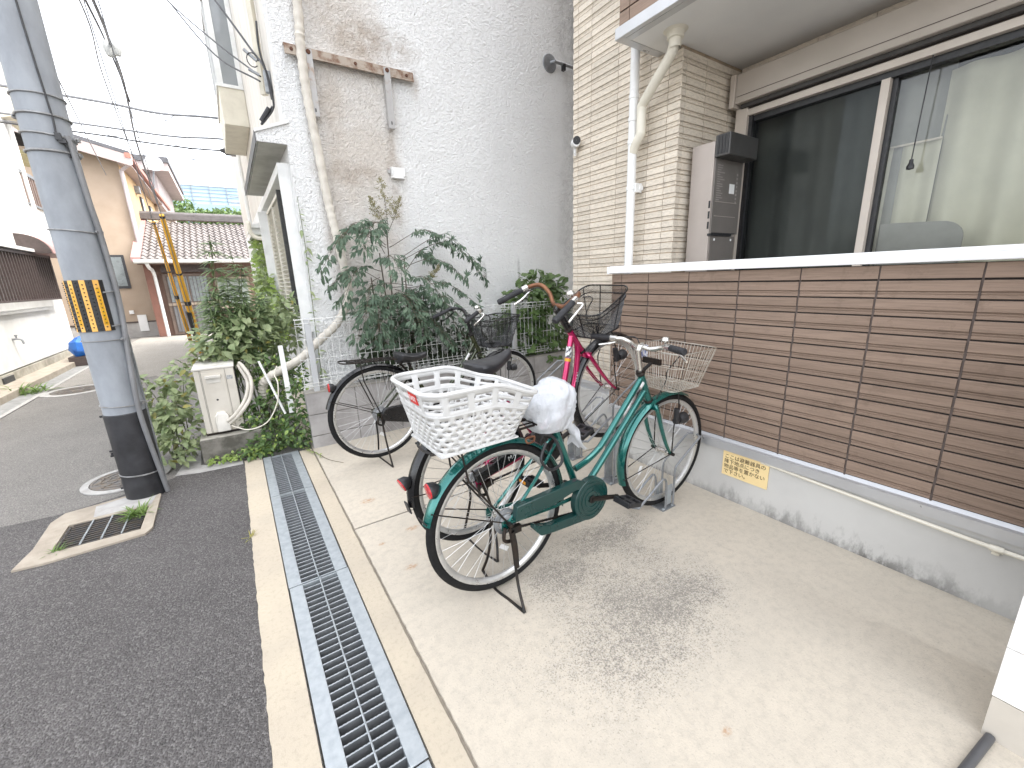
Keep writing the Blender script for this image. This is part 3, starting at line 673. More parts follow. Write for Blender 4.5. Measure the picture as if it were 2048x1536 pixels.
MB().box(XW+.075, XW+.085, .8, 1.05, 1.965, 1.975).build('curtain_rod', M_FRAME, ap, smooth=False)
curtain(.8, 1.9, 1.22, 2.55, 3.42, M_CURT2, .03, .21, 'grey curtain in folds behind the dark insect screen', 1.)
M_BOARD = mat('shape_grey', (.25, .255, .25), .6)  # flat grey panel with a rounded corner behind the right pane
q = [(0, 0), (.36, 0)]+[(.36-.1+.1*math.cos(a), .14+.09*math.sin(a)) for a in [i*PI/12 for i in range(7)]]+[(0, .245)]
tag(MB().prism([(3.325, .985-y, 1.3+z) for y, z in q], (.012, 0, 0)).build('grey_shape', M_BOARD, smooth=False), 'grey rounded shape behind the right window pane', 'board')
cd_ = thing('pull_cord', 'black pull cord with a bell shaped weight hanging before the window', 'cord', (3.22, .86, 2.36))
MB().tube([(0, 0, 0), (0, .01, -.5)], .0028, 6).build('cord', M_BLACK, cd_)
MB().lathe([(.001, .03), (.009, .028), (.01, .01), (.017, -.005), (.016, -.02), (.001, -.024)], 14, Mx.Translation(V((0, .01, -.53)))).build('weight', M_BLACK, cd_)
# balcony above: planked front, alu edge, white soffit, drain pipe
for a, b in zip(cy, cy[1:]):
    for i in range(5):
        if b < 1.0: continue
        o = MB().box(.0, .012, a+.003, b-.003, 2.765+.0731*i, 2.765+.0731*i+.064).build('balcony_plank', M_WOOD, ap, smooth=False)
MB().box(.011, .2, Y0, YE, 2.75, 5).build('balcony_core', M_BROWNJ, ap, smooth=False)
MB().box(.2, XW+.2, Y0, YE-.01, 2.76, 5).box(XW+.0, 9, -7, 2.93, 2.77, 12).build('balcony_shade_mass', M_BROWNJ, ap, smooth=False)  # unseen upper block, height set to throw shade over the bay
MB().box(-.022, .012, Y0, YE+.008, 2.69, 2.752).box(-.02, XT, YE-.05, YE+.006, 2.688, 2.75).build('balcony_edge', M_ALU, ap, smooth=False, bevel=.003)
MB().box(.012, .06, Y0, YE-.05, 2.6885, 2.745).build('edge_return', M_ALU, ap, smooth=False)
MB().box(.06, XW+.01, Y0, YE-.05, 2.691, 2.74).build('soffit', mat('soffit_white', (.76, .75, .725), .7, c2=(.72, .71, .69), ns=3), ap, smooth=False)
dp = thing('downpipe', 'white plastic downpipe with a branch elbow beside the tiled corner', 'pipe', (2.53, 2.225, 0))
MB().tube([(0, 0, -.05), (0, 0, 5.2)], .031, 18).build('pipe', M_WHITE, dp)
M_PIPE2 = mat('ivory_pvc', (.72, .68, .58), .4, c2=(.66, .62, .52), ns=6)
for z in (1.9, 2.48, 2.34, 2.2): MB().lathe([(.031, -.014), (.035, -.012), (.035, .012), (.031, .014)], 18, Mx.Translation(V((0, 0, z)))).build('collar', M_WHITE, dp)
MB().box(.0, .06, -.045, -.03, 1.87, 1.93).box(.035, .07, -.05, .01, 1.885, 1.915).build('wall_clip', M_WHITE, dp, smooth=False)
MB().tube(bez([(.0, -.005, 2.13), (-.003, -.025, 2.17), (-.01, -.072, 2.22), (-.012, -.08, 2.25), (-.012, -.08, 2.35), (-.013, -.083, 2.38), (-.018, -.1, 2.41), (-.066, -.325, 2.575), (-.075, -.352, 2.6), (-.08, -.366, 2.635), (-.08, -.37, 2.69)], 7), .031, 16).build('branch_pipe', M_PIPE2, dp)
MB().lathe([(.034, 2.6), (.036, 2.645), (.048, 2.65), (.05, 2.682), (.07, 2.69)], 20, Mx.Translation(V((-.08, -.37, 0)))).build('outlet_collar', M_PIPE2, dp)
# camera on the far corner
sc = thing('security_camera', 'small white security camera with black lens on the tiled corner', 'camera', (2.6, 2.9, 2.37))
MB().lathe([(.001, .0), (.03, .0), (.03, .055), (.024, .07), (.001, .072)], 18, Mx.Rotation(rad(100), 4, 'X') @ Mx.Rotation(rad(-35), 4, 'Y') @ Mx.Scale(1.25, 4)).build('body', M_WHITE, sc)
MB().lathe([(.001, .001), (.026, .001), (.026, -.004), (.001, -.005)], 18, Mx.Translation(V((-.05, -.075, -.0))) @ Mx.Rotation(rad(100), 4, 'X') @ Mx.Rotation(rad(-35), 4, 'Y') @ Mx.Scale(1.2, 4)).build('lens', M_BLACK, sc)
MB().tube(bez([(0, 0, -.02), (-.01, -.01, -.06), (.0, 0, -.09)], 4), .012, 8).build('mount', M_WHITE, sc)
# water heater
hw = thing('water_heater', 'tall bronze water heater with dark front and exhaust hood by the window', 'water heater', (2.74, 1.90, 1.25))
M_HTR = mat('heater_bronze', (.42, .37, .335), .4, .3, c2=(.38, .335, .3), ns=3); M_HTRD = mat('heater_front', (.2, .18, .165), .4, .3, c2=(.17, .155, .14), ns=3)
MB().box(0, .31, -.17, -.01, .02, .86).build('side_casing', M_HTR, hw, smooth=False, bevel=.004)
fp_ = MB().box(.012, .335, -.177, -.17, .3, .84).build('front_panel', M_HTRD, hw, smooth=False, bevel=.002)
MB().box(.02, .3, -.18, -.177, .3, .306).build('panel_seam', M_BLACK, fp_, smooth=False)
for z in (.41, .5): MB().box(.035, .29, -.179, -.177, z, z+.004).build('panel_ridge', M_HTR, fp_, smooth=False)
MB().box(.02, .31, -.176, -.17, .02, .285).build('lower_panel', M_HTRD, hw, smooth=False)
MB().box(-.006, .25, -.186, -.165, .285, .3).build('black_bar', M_BLACK, hw, smooth=False)
for x in (.06, .26): MB().lathe([(.001, .004), (.008, .003), (.008, 0)], 10, Mx.Translation(V((x, -.177, .262))) @ Mx.Rotation(PI/2, 4, 'X')).build('screw', M_WHITE, hw)
for i in range(3): MB().box(-.002, .002, -.168, -.156, .33+i*.065, .375+i*.065).build('vent_slot', M_BLACK, hw, smooth=False)
hood = MB().box(.0, .33, -.27, -.17, .76, .89).build('exhaust_hood', mat('hood_dark', (.07, .068, .066), .4, .3), hw, smooth=False, bevel=.006)
for i in range(4): MB().box(-.004, .001, -.26+i*.02, -.248+i*.02, .775, .88).build('hood_slot', M_BLACK, hood, smooth=False)
MB().box(.19, .25, -.1785, -.177, .56, .62).build('sticker', M_WHITE, fp_, smooth=False)
mb = MB(); rnd = random.Random(9)
for i in range(16):
    z = .72-i*.014; mb.box(.04, .04+rnd.uniform(.03, .09), -.1782, -.177, z, z+.006)
for i in range(8): mb.box(.27, .285, -.1782, -.177, .5+i*.025, .5+i*.025+.014)
mb.build('label_print', mat('print_grey', (.33, .3, .28), .6), fp_, smooth=False)
MB().box(.27, .31, -.16, .02, .86, .875).build('top_bracket', M_BLACK, hw, smooth=False)
# cable under the drip strip
cb = thing('wall_cable', 'cream cable clipped to the foundation under the alu strip', 'cable', (2.22, 0, .27))
MB().tube(bez([(.015, 1.0, .03), (.01, .7, .018), (.005, .4, .006), (0, .2, .0), (0, 0, -.004), (0, -.6, -.01)], 8), .0085, 8).build('cable', M_PIPE2, cb)
MB().lathe([(.012, -.018), (.013, 0), (.012, .018)], 12, Mx.Translation(V((0, .145, -.002))) @ Mx.Rotation(PI/2, 4, 'X')).build('clip', M_PIPE2, cb)
MB().box(-.002, .02, .135, .155, -.028, -.006).build('clip', M_PIPE2, cb, smooth=False, bevel=.003)
# notice
sg = thing('notice_plate', 'yellow notice plate with black Japanese writing on the grey foundation', 'sign', (2.238, 1.208, .153))
MB().box(-.004, 0, -.252, 0, 0, .172).build('plate', mat('notice_yellow', (.86, .67, .35), .45, c2=(.82, .63, .32), ns=4), sg, smooth=False)
def text(body, parent, loc, rot, size, m, name='lettering', ext=.0004, align='LEFT'):
    cu = bpy.data.curves.new(name, 'FONT'); cu.body = body; cu.size = size; cu.extrude = ext; cu.align_x = align; cu.offset = .0
    o = bpy.data.objects.new(name, cu); COL.objects.link(o); dg = bpy.context.evaluated_depsgraph_get()
    me = bpy.data.meshes.new_from_object(o.evaluated_get(dg)); bpy.data.objects.remove(o); me.materials.clear(); me.materials.append(m); me.name = name
    o = bpy.data.objects.new(name, me); COL.objects.link(o); o.parent = parent; o.location = loc; o.rotation_euler = rot; return o
M_INK = mat('print_brown', (.05, .028, .012), .6)
for i, ln in enumerate(('ここは避難器具の', '降下地点につき', '物品等を置かない', 'で下さい。')):
    text(ln, sg, (-.0046, -.01, .108-i*.0305), (PI/2, 0, -PI/2), .0285, M_INK)
# entrance wall at the lower right
st = thing('entrance_wall', 'white tiled entrance wall end with a beige bottom course at the bottom right corner', 'wall', (1.58, .04, 0))
M_STEP = mat('step_stone', (.5, .46, .4), .6, c2=(.44, .4, .345), ns=4); M_STEPW = mat('step_white', (.8, .79, .77), .45, c2=(.75, .73, .7), ns=6, scale=(1, 4, 1))
MB().box(.006, .3, -1.5, -.004, -.05, 1.6).build('wall_core', M_STEP, st, smooth=False)
MB().box(.001, .3, -1.5, -.002, -.05, .14-.003).build('base_course', M_STEP, st, smooth=False)
for i in range(5):
    z0 = .14+(.164)*i
    for y1 in (0, -.602, -1.204): MB().box(0, .3, y1-.6, y1, z0, z0+(.164)-.003).build('wall_tile', M_STEPW, st, smooth=False, bevel=.0015)
tag(MB().tube([(1.575, .02, .012), (1.36, .045, .012)], .011, 12).build('black_pipe', mat('pipe_dark', (.09, .09, .095), .5), None), 'short dark pipe lying at the corner of the entrance step', 'pipe')
# ---------------- houses across and down the lane ----------------
M_WHW = mat('white_render', (.64, .635, .615), .85, c2=(.56, .555, .53), ns=3, bump=.2, bs=50)
M_DKBR = mat('dark_brown_metal', (.075, .055, .05), .5, c2=(.055, .04, .036), ns=20)
M_PINK = mat('faded_pink_metal', (.36, .215, .2), .5, c2=(.3, .18, .165), ns=5)
M_FOUND2 = mat('mossy_concrete', (.4, .375, .32), .9, c2=(.26, .245, .2), ns=5, bump=.4, bs=60)
wh = thing('white_house', 'white rendered house with barred window and tap on the left edge', 'house', (-2.9, 0, 0))
MB().box(-5, 0, 5.5, 12.4, .22, 5.6).box(-5, -.6, 12.4, 14, -.1, 2.12).box(-5, -.02, 12.41, 13.4, 2.12, 2.95).build('wall', M_WHW, wh, smooth=False)
MB().box(-5, .02, 5.5, 12.38, -.1, .2).build('foundation', M_FOUND2, wh, smooth=False)
MB().box(.02, .04, 8.75, 9.1, .05, .17).build('vent', M_DARK, wh, smooth=False)
MB().box(0, .06, 5.6, 11.55, 1.03, 1.08).build('window_sill', M_WHW, wh, smooth=False)
gr = MB().box(.01, .16, 8.4, 11.75, 1.96, 2.0).box(.1, .16, 8.4, 11.75, 1.2, 1.23).box(.1, .16, 11.7, 11.75, 1.2, 2.0).box(.01, .1, 11.7, 11.73, 1.2, 1.23).build('window_grille', M_DKBR, wh, smooth=False)
b0 = MB().box(-.012, .012, -.012, .012, 0, .73).build('grille_bar', M_DKBR, gr, smooth=False); b0.location = (.14, 8.45, 1.23)
for i in range(1, 30): copy(b0, gr, (.14, 8.45+i*.112, 1.23))
MB().box(.001, .004, 8.5, 11.68, 1.2, 1.97).build('dark_pane', mat('dark_glass', (.45, .46, .46), .15, c2=(.3, .31, .31), ns=1.2), wh, smooth=False)
MB().box(0, .2, 5.6, 11.8, 2.02, 2.07).build('window_hood', M_WHW, wh, smooth=False)
aw = MB(); P = [(0, 2.0)]+[(.42*math.sin(a), 2.0+.33*math.cos(a)) for a in [i*PI/2/8 for i in range(9)]]
aw.prism([(x, 10.9, z) for x, z in P], (0, 1.45, 0)); aw.build('door_awning', M_PINK, wh, smooth=False)
MB().prism([(x*.97, 10.88, z) for x, z in P], (0, .02, 0)).build('awning_end', M_DKBR, wh, smooth=False)
MB().tube([(.03, 12.2, 2.1), (.03, 12.2, 5.4)], .04, 8).build('downpipe', M_WHW, wh)
rl = MB().box(-.03, .02, 12.1, 13.4, 3.52, 3.58).box(-.03, .02, 12.1, 13.4, 2.97, 3.0).build('balcony_rail', M_GALVD, wh, smooth=False)
r0 = MB().box(-.012, .012, -.03, .03, 0, .52).build('rail_bar', mat('rail_brown', (.17, .12, .1), .5), rl, smooth=False); r0.location = (0, 12.16, 3.0)
for i in range(1, 10): copy(r0, rl, (0, 12.16+i*.13, 3.0))
MB().prism([(0, 12.0, 4.4), (.35, 12.0, 4.5), (.35, 12.0, 4.75), (0, 12.0, 5.6)], (0, 1.2, 0)).build('balcony_eave', M_CREAM, wh, smooth=False)
MB().prism([(-.5, 12.9, 4.1), (.25, 12.9, 3.95), (.25, 12.9, 4.0), (-.5, 12.9, 4.2)], (0, 1.6, 0)).build('yellow_canopy', mat('canopy_yellow', (.5, .45, .25), .6), wh, smooth=False)
tap_ = thing('wall_tap', 'small metal tap on the white house wall below the barred window', 'tap', (-2.9, 9.55, .63))
MB().tube(bez([(0, 0, .02), (.06, 0, .02), (.1, 0, .0), (.11, 0, -.06)], 5), .014, 8).build('spout', M_GALVD, tap_); MB().tube([(.05, 0, .02), (.05, 0, .07)], .01, 6).tube([(.05, -.04, .075), (.05, .04, .075)], .01, 6).build('handle', M_GALVD, tap_)
# kerb step, gutter along the left side
MB().box(-2.88, -2.58, 4, 12.6, -.05, .085).build('kerb_step', M_PATCHC, smooth=False, bevel=.006, kind='structure')
MB().box(-2.58, -2.36, 4, 14, -.02, -.003).build('gutter', mat('gutter_grey', (.28, .28, .27), .9, c2=(.2, .2, .19), ns=10), smooth=False, kind='structure')
MB().box(-2.385, -2.335, 3.5, 14, -.006, .0).build('gutter_edge', M_WHITEMORTAR, smooth=False, kind='structure')
bk = thing('sheet_bundle', 'bright blue plastic sheet bundle on a crate behind the pole', 'bundle', (-2.45, 10.9, 0))
mb = MB(); rnd = random.Random(8); prof = [(.001, .16), (.15, .17), (.2, .28), (.19, .42), (.1, .5), (.001, .52)]; mb.lathe(prof, 14)
mb.v = [(x*(1+rnd.uniform(-.12, .12)), y*(1+rnd.uniform(-.12, .12)), z+rnd.uniform(-.02, .02)) for x, y, z in mb.v]
mb.build('sheet', mat('sheet_blue', (.02, .16, .55), .4, c2=(.015, .1, .4), ns=8), bk); MB().box(-.2, .22, -.2, .2, 0, .17).build('crate', M_DKBR, bk, smooth=False)

# beige two storey house
M_BEIGE = mat('beige_render', (.4, .315, .24), .9, c2=(.36, .28, .21), ns=2, bump=.4, bs=30)
M_BEIGE_SUN = mat('beige_render_sunlit', (.5, .34, .18), .9, c2=(.45, .3, .16), ns=2, bump=.4, bs=30)  # same beige render, warm sunlight put into the side wall colour
M_ROOFD = mat('dark_roof', (.1, .1, .11), .6, c2=(.07, .07, .075), ns=6)
M_BOARDP = mat('mauve_board', (.42, .35, .335), .6, c2=(.37, .31, .3), ns=4)
bh = thing('beige_house', 'beige two storey house with a red gutter left of the tiled roof', 'house', (-1.96, 16.3, 0))
MB().box(-5, -.003, 0, 9, .42, 4.9).build('wall', M_BEIGE, bh, smooth=False)
MB().box(-.003, 0, .002, 9, .42, 4.9).build('side_wall', M_BEIGE_SUN, bh, smooth=False)
MB().box(-5, .02, -.02, 9, -.1, .42).build('foundation', mat('house_base', (.42, .4, .38), .85), bh, smooth=False)
MB().box(-5, .03, -.04, -.02, .4, .44).build('base_trim', M_DKBR, bh, smooth=False)
rf = MB().prism([(-4, -.35, 6.0), (.32, -.35, 4.86), (.32, -.35, 4.95), (-4, -.35, 6.12)], (0, 9.5, 0)).build('roof', M_ROOFD, bh, smooth=False)
MB().prism([(-4, -.37, 5.75), (.3, -.37, 4.58), (.3, -.37, 4.85), (-4, -.37, 6.0)], (0, .04, 0)).build('verge_board', M_BOARDP, rf, smooth=False)
MB().box(.22, .34, -.38, 9.2, 4.78, 4.9).build('red_gutter', mat('gutter_red', (.42, .16, .12), .5), rf, smooth=False)
MB().box(0, .26, -.3, 9.2, 4.68, 4.72).build('eave_soffit', M_BOARDP, rf, smooth=False)
MB().tube([(.3, -.3, 4.8), (.3, -.3, 4.66), (.04, -.06, 4.5), (.04, -.06, 2.45)], .05, 8).build('downpipe', mat('pipe_lilac', (.5, .44, .44), .5), bh)
MB().tube([(.06, -.06, 2.45), (.06, -.06, .1)], .05, 8).build('lower_downpipe', mat('pipe_plum', (.1, .07, .075), .5), bh)
w1 = MB().box(-1.5, -.37, -.03, .0, 1.38, 2.3).build('window', mat('win_dark', (.04, .04, .045), .5), bh, smooth=False)
MB().box(-1.45, -.43, -.036, -.03, 1.45, 2.24).build('pane', mat('frosted', (.22, .245, .25), .3), w1, smooth=False)
for y0, y1, z0, z1 in ((2.7, 3.1, 3.2, 4.3), (4.6, 5.1, 3.0, 4.3), (7.0, 7.4, 3.1, 4.2)):
    q = MB().box(0, .05, y0, y1, z0, z1).build('window', mat('win_dark', (.04, .04, .045), .5), bh, smooth=False)
    MB().box(.05, .056, y0+.08, y1-.04, z0+.05, z1-.05).build('pane', mat('frosted2', (.5, .55, .56), .3), q, smooth=False)
MB().box(0, .12, 2.0, 2.3, 4.3, 4.5).build('vent_hood', M_GALVD, bh, smooth=False)
MB().box(-.4, -.2, -.06, -.02, .15, .62).build('meter_pipe', M_WHITE, bh, smooth=False); MB().box(-.55, -.45, -.05, 0, .66, .76).build('outlet_box', M_WHITE, bh, smooth=False)
bb = thing('rear_house', 'taller beige house wing rising behind the red gutter', 'house', (-1.97, 23, 0))
MB().box(-6, .1, 0, 6, 0, 5.85).build('wall', M_BEIGE, bb, smooth=False)
MB().box(-6.2, .75, -.5, 6.5, 5.85, 6.15).build('roof_edge', M_BOARDP, bb, smooth=False); MB().box(-6.2, .8, -.55, 6.5, 6.15, 6.35).build('roof', M_ROOFD, bb, smooth=False)
MB().box(.1, .28, -.1, 6, 4.6, 5.85).build('corner_board', M_BOARDP, bb, smooth=False)
ds = thing('satellite_dish', 'round grey satellite dish on the corner of the beige house', 'satellite dish', (-1.45, 20, 5.55))
MB().lathe([(.001, 0), (.15, .02), (.26, .06)], 24, Mx.Rotation(rad(80), 4, 'X')).build('dish', mat('dish_grey', (.5, .51, .53), .4), ds); MB().tube([(0, 0, 0), (0, -.25, -.1)], .012, 6).tube([(0, 0, 0), (-.1, .1, -.4), (-.15, .1, -.8)], .025, 6).build('mount', M_GALVD, ds)

# tiled roof house
th = thing('tiled_house', 'small brown wooden house with a grey-pink wavy tile roof', 'house', (-1.94, 15.2, 0))
M_BRW = mat('brown_boards', (.17, .1, .075), .7, c2=(.12, .07, .052), ns=6, scale=(3, 1, .4))
M_KAWA = mat('kawara', (.19, .172, .165), .6, c2=(.14, .126, .12), ns=3, rand=.14, spec=.4)
M_KAWAD = mat('kawara_ridge', (.12, .11, .11), .6, c2=(.085, .078, .078), ns=6)
RX0, RX1 = .0, 2.95
MB().box(.05, RX1, .5, 5, 0, 2.3).build('wall', M_BRW, th, smooth=False)
sl = (3.45-2.13)/3.0
MB().prism([(RX0, 0, 2.06), (RX0, 3, 2.06+3*sl), (RX0, 3, 1.95+3*sl), (RX0, 0, 1.98)], (RX1, 0, 0)).build('roof_deck', M_BRW, th, smooth=False)
MB().prism([(-.1, -.06, 2.06), (-.1, 3, 2.06+3*sl), (-.1, 3, 2.2+3*sl), (-.1, -.06, 2.17)], (.2, 0, 0)).build('pink_verge', M_PINK, th, smooth=False)
# one wavy tile, shared
nx, ny = 18, 13; tw, tl = (RX1-.1)/nx, 3.0/ny
def tile_mesh():
    mb = MB(); n = 7; vs = []; L = math.hypot(tl, tl*sl)*1.12
    for j, yy in enumerate((0, L)):
        for i in range(n+1):
            u = i/n; vs.append((u*tw*1.06, yy, .03*math.sin(2*PI*u+.4)+.03*(1-j)))
    for i in range(n+1): u = i/n; vs.append((u*tw*1.06, 0, .03*math.sin(2*PI*u+.4)-.0))
    fs = [(i, i+1, n+2+i, n+1+i) for i in range(n)]+[(2*(n+1)+i, 2*(n+1)+i+1, i+1, i) for i in range(n)]
    mb.add(vs, fs); return mb
t0 = None; th_a = math.atan(sl)
for j in range(ny):
    for i in range(nx):
        p = (.1+i*tw, -.05+j*tl, 2.1+(j*tl)*sl+random.uniform(-.004, .004))
        if t0 is None: t0 = tile_mesh().build('roof_tile', M_KAWA, th, ang=60); t0.location = p; t0.rotation_euler = (th_a, 0, 0)
        else: copy(t0, th, p, (th_a, 0, 0))
rg = MB()
for k in range(3): rg.box(-.05, RX1, 2.88-.02*k, 3.12+.02*k, 3.62-.06*k, 3.675-.06*k)
rg.tube([(-.05, 3, 3.68), (RX1, 3, 3.68)], .07, 8); rg.build('ridge', M_KAWAD, th)
MB().tube([(-.05, -.09, 2.06), (RX1, -.09, 2.06)], .05, 8).build('eave_gutter', M_TRIM, th)
MB().tube(bez([(.2, -.05, 2.02), (.22, .1, 1.9), (.25, .4, 1.8), (.26, .42, 1.3), (.26, .42, .0)], 5), .045, 8).build('downpipe', M_WHITE, th)
MB().box(.06, .22, .38, .52, 0, 2.0).build('door_post', mat('red_brown', (.2, .09, .065), .6), th, smooth=False)
dr = MB().box(.42, 1.52, .42, .5, .02, 1.74).build('door', mat('door_brown', (.14, .1, .08), .5), th, smooth=False)
for x in (.52, 1.0): MB().box(x, x+.44, .41, .42, .95, 1.66).build('pane', mat('frosted', (.22, .245, .25), .3), dr, smooth=False); MB().box(x, x+.44, .41, .42, .1, .82).build('pane', mat('panel_grey', (.16, .16, .165), .4), dr, smooth=False)
for i in range(12): MB().box(.5+i*.085, .51+i*.085, .4, .41, .08, 1.68).build('lattice_bar', M_DKBR, dr, smooth=False)
MB().box(.42, 1.52, .4, .42, .85, .92).build('mid_rail', mat('rail_wood', (.34, .27, .21), .6), dr, smooth=False)
MB().box(.42, 1.55, .42, .5, 1.78, 2.0).build('transom', M_DKBR, th, smooth=False)
q = MB().box(1.62, 2.5, .44, .5, .7, 1.62).build('window', mat('win_wood', (.3, .25, .19), .6), th, smooth=False); MB().box(1.68, 2.44, .43, .44, .78, 1.55).build('pane', mat('frosted3', (.28, .31, .28), .3), q, smooth=False)

# elevated highway, street light, far trees
M_HWP = mat('barrier_pale', (.27, .37, .47), .4, c2=(.31, .41, .5), ns=.3); M_HWG = mat('girder_pale', (.2, .28, .37), .6, c2=(.23, .31, .4), ns=.3); M_HWB = mat('girder_blue', (.03, .11, .27), .5, c2=(.04, .13, .3), ns=.5)
hwv = thing('elevated_highway', 'pale blue elevated highway with glazed noise barrier far behind the roofs', 'highway', (0, 60, 0))
MB().box(-70, 90, 0, .3, 8.9, 9.5).build('blue_girder', M_HWB, hwv, smooth=False); MB().box(-70, 90, -.2, 6, 9.5, 10.3).build('deck', M_HWG, hwv, smooth=False); MB().box(-70, 90, .3, 8, 8.2, 8.95).build('lower_girder', M_HWG, hwv, smooth=False)
MB().box(-70, 90, -.12, .1, 12.2, 12.5).build('barrier_cap', M_TRIM, hwv, smooth=False)
p0 = MB().box(0, 1.56, 0, .04, 10.31, 12.2).build('barrier_panel', M_HWP, hwv, smooth=False); p0.location = (-9.6, 0, 0)
q0 = MB().box(-.03, .03, -.1, .0, 10.1, 12.3).build('barrier_post', M_GALVD, hwv, smooth=False); q0.location = (-9.62, 0, 0)
for i in range(1, 12): copy(p0, hwv, (-9.6+i*1.6, 0, 0)); copy(q0, hwv, (-9.62+i*1.6, 0, 0))
for z in (10.7, 11.1, 11.5, 11.85): MB().box(-12, 12, -.06, -.01, z, z+.03).build('barrier_rail', M_HWG, hwv, smooth=False)
MB().box(-70, -9.7, 0, .05, 10.31, 12.2).box(9.7, 90, 0, .05, 10.31, 12.2).build('far_barrier', M_HWP, hwv, smooth=False)
for x in (-30, -12, 20, 45): MB().box(x-1, x+1, 1, 5, -.1, 8.3).build('pier', M_HWG, hwv, smooth=False)
sl_ = thing('street_light', 'thin street light standing on the highway', 'street light', (-.86, 61, 10.3))
MB().tube([(0, 0, 0), (0, 0, 4.8)], .07, 6).build('post', M_GALVD, sl_); MB().box(-.35, .1, -.15, .15, 4.7, 4.85).build('lamp_head', M_GALVD, sl_, smooth=False)
fp2 = thing('far_pole', 'slim grey pole with small wires above the tiled roof by the white eave', 'utility pole', (.9, 18.6, 0))
MB().tube([(.0, 0, 0), (0, 0, 4.65)], .06, 8).build('shaft', M_GALVD, fp2)
for z in (4.4, 4.2): MB().tube([(-.35, 0, z), (0, 0, z)], .02, 6).build('cross_arm', M_GALVD, fp2)

# ---------------- guy wires with yellow covers, overhead cables ----------------
M_GUY = mat('guy_yellow', (.75, .4, .02), .4, c2=(.66, .34, .015), ns=8); M_WIRE = mat('wire_dark', (.05, .05, .055), .5); M_WIREG = mat('wire_grey', (.18, .185, .2), .5)
def guy(a, b, r, t0, t1, lab):
    g = thing('guy_wire', lab, 'guy wire', a); A, B = V((0, 0, 0)), V(b)-V(a)
    MB().tube([A-V((0, 0, .1)), B], .006, 6).build('strand', M_WIREG, g)
    C, D = A+B*t0, A+B*t1; n = 7
    c = MB().tube([C.lerp(D, i/n) for i in range(n+1)], [r*(1-.45*i/n) for i in range(n+1)], 12).build('yellow_cover', M_GUY, g)
    for u, w_ in ((.03, .02), (.09, .02), (.42, .06), (.64, .02), (.985, .02)):
        p = C.lerp(D, u); MB().tube([p, C.lerp(D, u+w_*.5)], r*(1-.45*u)*1.12, 12).build('black_band', M_BLACK, c)
    return g, c, B
g1, c1, B1 = guy((-.69, 10.86, 0), (-.68, 3.47, 8.9), .06, .0, .275, 'thicker yellow guy wire cover with black joints in front of the tiled house')
MB().tube([B1*.035-V((.02, 0, .0)), B1*.1-V((.02, .03, 0))], .05, 8).build('dark_wrap', M_BLACK, c1)
g2, c2_, B2 = guy((-.83, 10.95, 0), (-.8, 3.5, 8.9), .036, .03, .265, 'thinner yellow guy wire cover left of the thicker one')
def cable(pts, r, lab, m=M_WIRE, n=8, cat='cable'):
    return tag(MB().tube(bez(pts, n), r, 6).build('overhead_cable', m), lab, cat, 'overhead cables')
cable([(-.7, 3.5, 4.35), (-.72, 7, 4.42), (-.79, 8.5, 4.53), (-.88, 10, 4.58), (-1.07, 12, 4.18), (-1.12, 14, 3.35)], .018, 'thick bundled cable running down the lane from the pole', M_WIREG)
cable([(-.78, 3.5, 4.3), (-.78, 7, 4.38), (-.84, 8.5, 4.6), (-.87, 9.6, 4.6), (-.9, 10.5, 4.5)], .012, 'dark cable joining the bundle at the white lantern shaped joint', M_WIRE)
cable([(-.86, 3.5, 4.3), (-.83, 7, 4.37), (-1.01, 9, 4.35), (-1.19, 12, 4.07), (-1.3, 15, 3.6)], .009, 'single cable left of the bundle crossing the sky', M_WIREG)
cable([(-.8, 3.56, 3.5), (-1.33, 8, 3.87), (-2.25, 16.2, 4.35)], .008, 'thin service wire from the pole to the beige house wall', M_WIREG)
cable([(-.86, 10, 4.63), (-.59, 12, 4.79), (1.11, 16, 4.2)], .006, 'thin wire slanting down to the right above the highway', M_WIREG)
cable([(-5, 10, 4.36), (-1.53, 10, 4.3), (-.5, 10, 4.24), (.61, 10, 4.3), (4, 10.3, 4.4)], .02, 'uppermost thick cable crossing the lane level', M_WIREG)
cable([(-5, 10, 3.98), (-1.63, 10, 3.93), (-.4, 10, 3.9), (.71, 10, 3.96), (4, 10.3, 4.0)], .016, 'second thick cable crossing the lane above the beige roof', M_WIREG)
cable([(-5, 10, 3.86), (-1.63, 10, 3.8), (-.9, 10, 3.76), (-.2, 10, 3.74), (.3, 10, 3.755), (.8, 10, 3.77), (4, 10.3, 3.9)], .013, 'lowest dark cable crossing the lane into a black splice case', M_WIRE)
cable([(-5, 10, 3.83), (-1.63, 10, 3.84), (-1.2, 10, 3.8), (-.7, 10, 3.82), (.0, 10, 3.7), (.7, 10, 3.68), (4, 10.3, 3.8)], .006, 'loose thin wire wound round the lowest crossing cable', M_WIREG)
cable([(-1.24, 10, 4.25), (-.9, 10, 4.2), (-.65, 10, 4.12), (-.45, 10, 4.13), (-.25, 10, 4.27)], .007, 'slack loop of wire hanging under the uppermost cable', M_WIREG)
tag(MB().tube([(.28, 10, 3.757), (.34, 10, 3.757), (.36, 10, 3.757), (.9, 10, 3.765), (.96, 10, 3.765)], [.02, .045, .07, .07, .03], 10).build('splice_case', M_BLACK), 'black splice case hanging on the lowest cable by the white building', 'splice case', None)
cable([(-.4, 7.5, 5.2), (-.04, 6, 4.11), (.26, 5, 3.41), (.5, 4.37, 2.97)], .007, 'upper of two service wires to the clamps on the stucco building', M_WIRE)
cable([(-.35, 7.5, 5.25), (-.02, 6, 4.09), (.24, 5, 3.31), (.49, 4.36, 2.93)], .007, 'lower of two service wires to the clamps on the stucco building', M_WIRE)
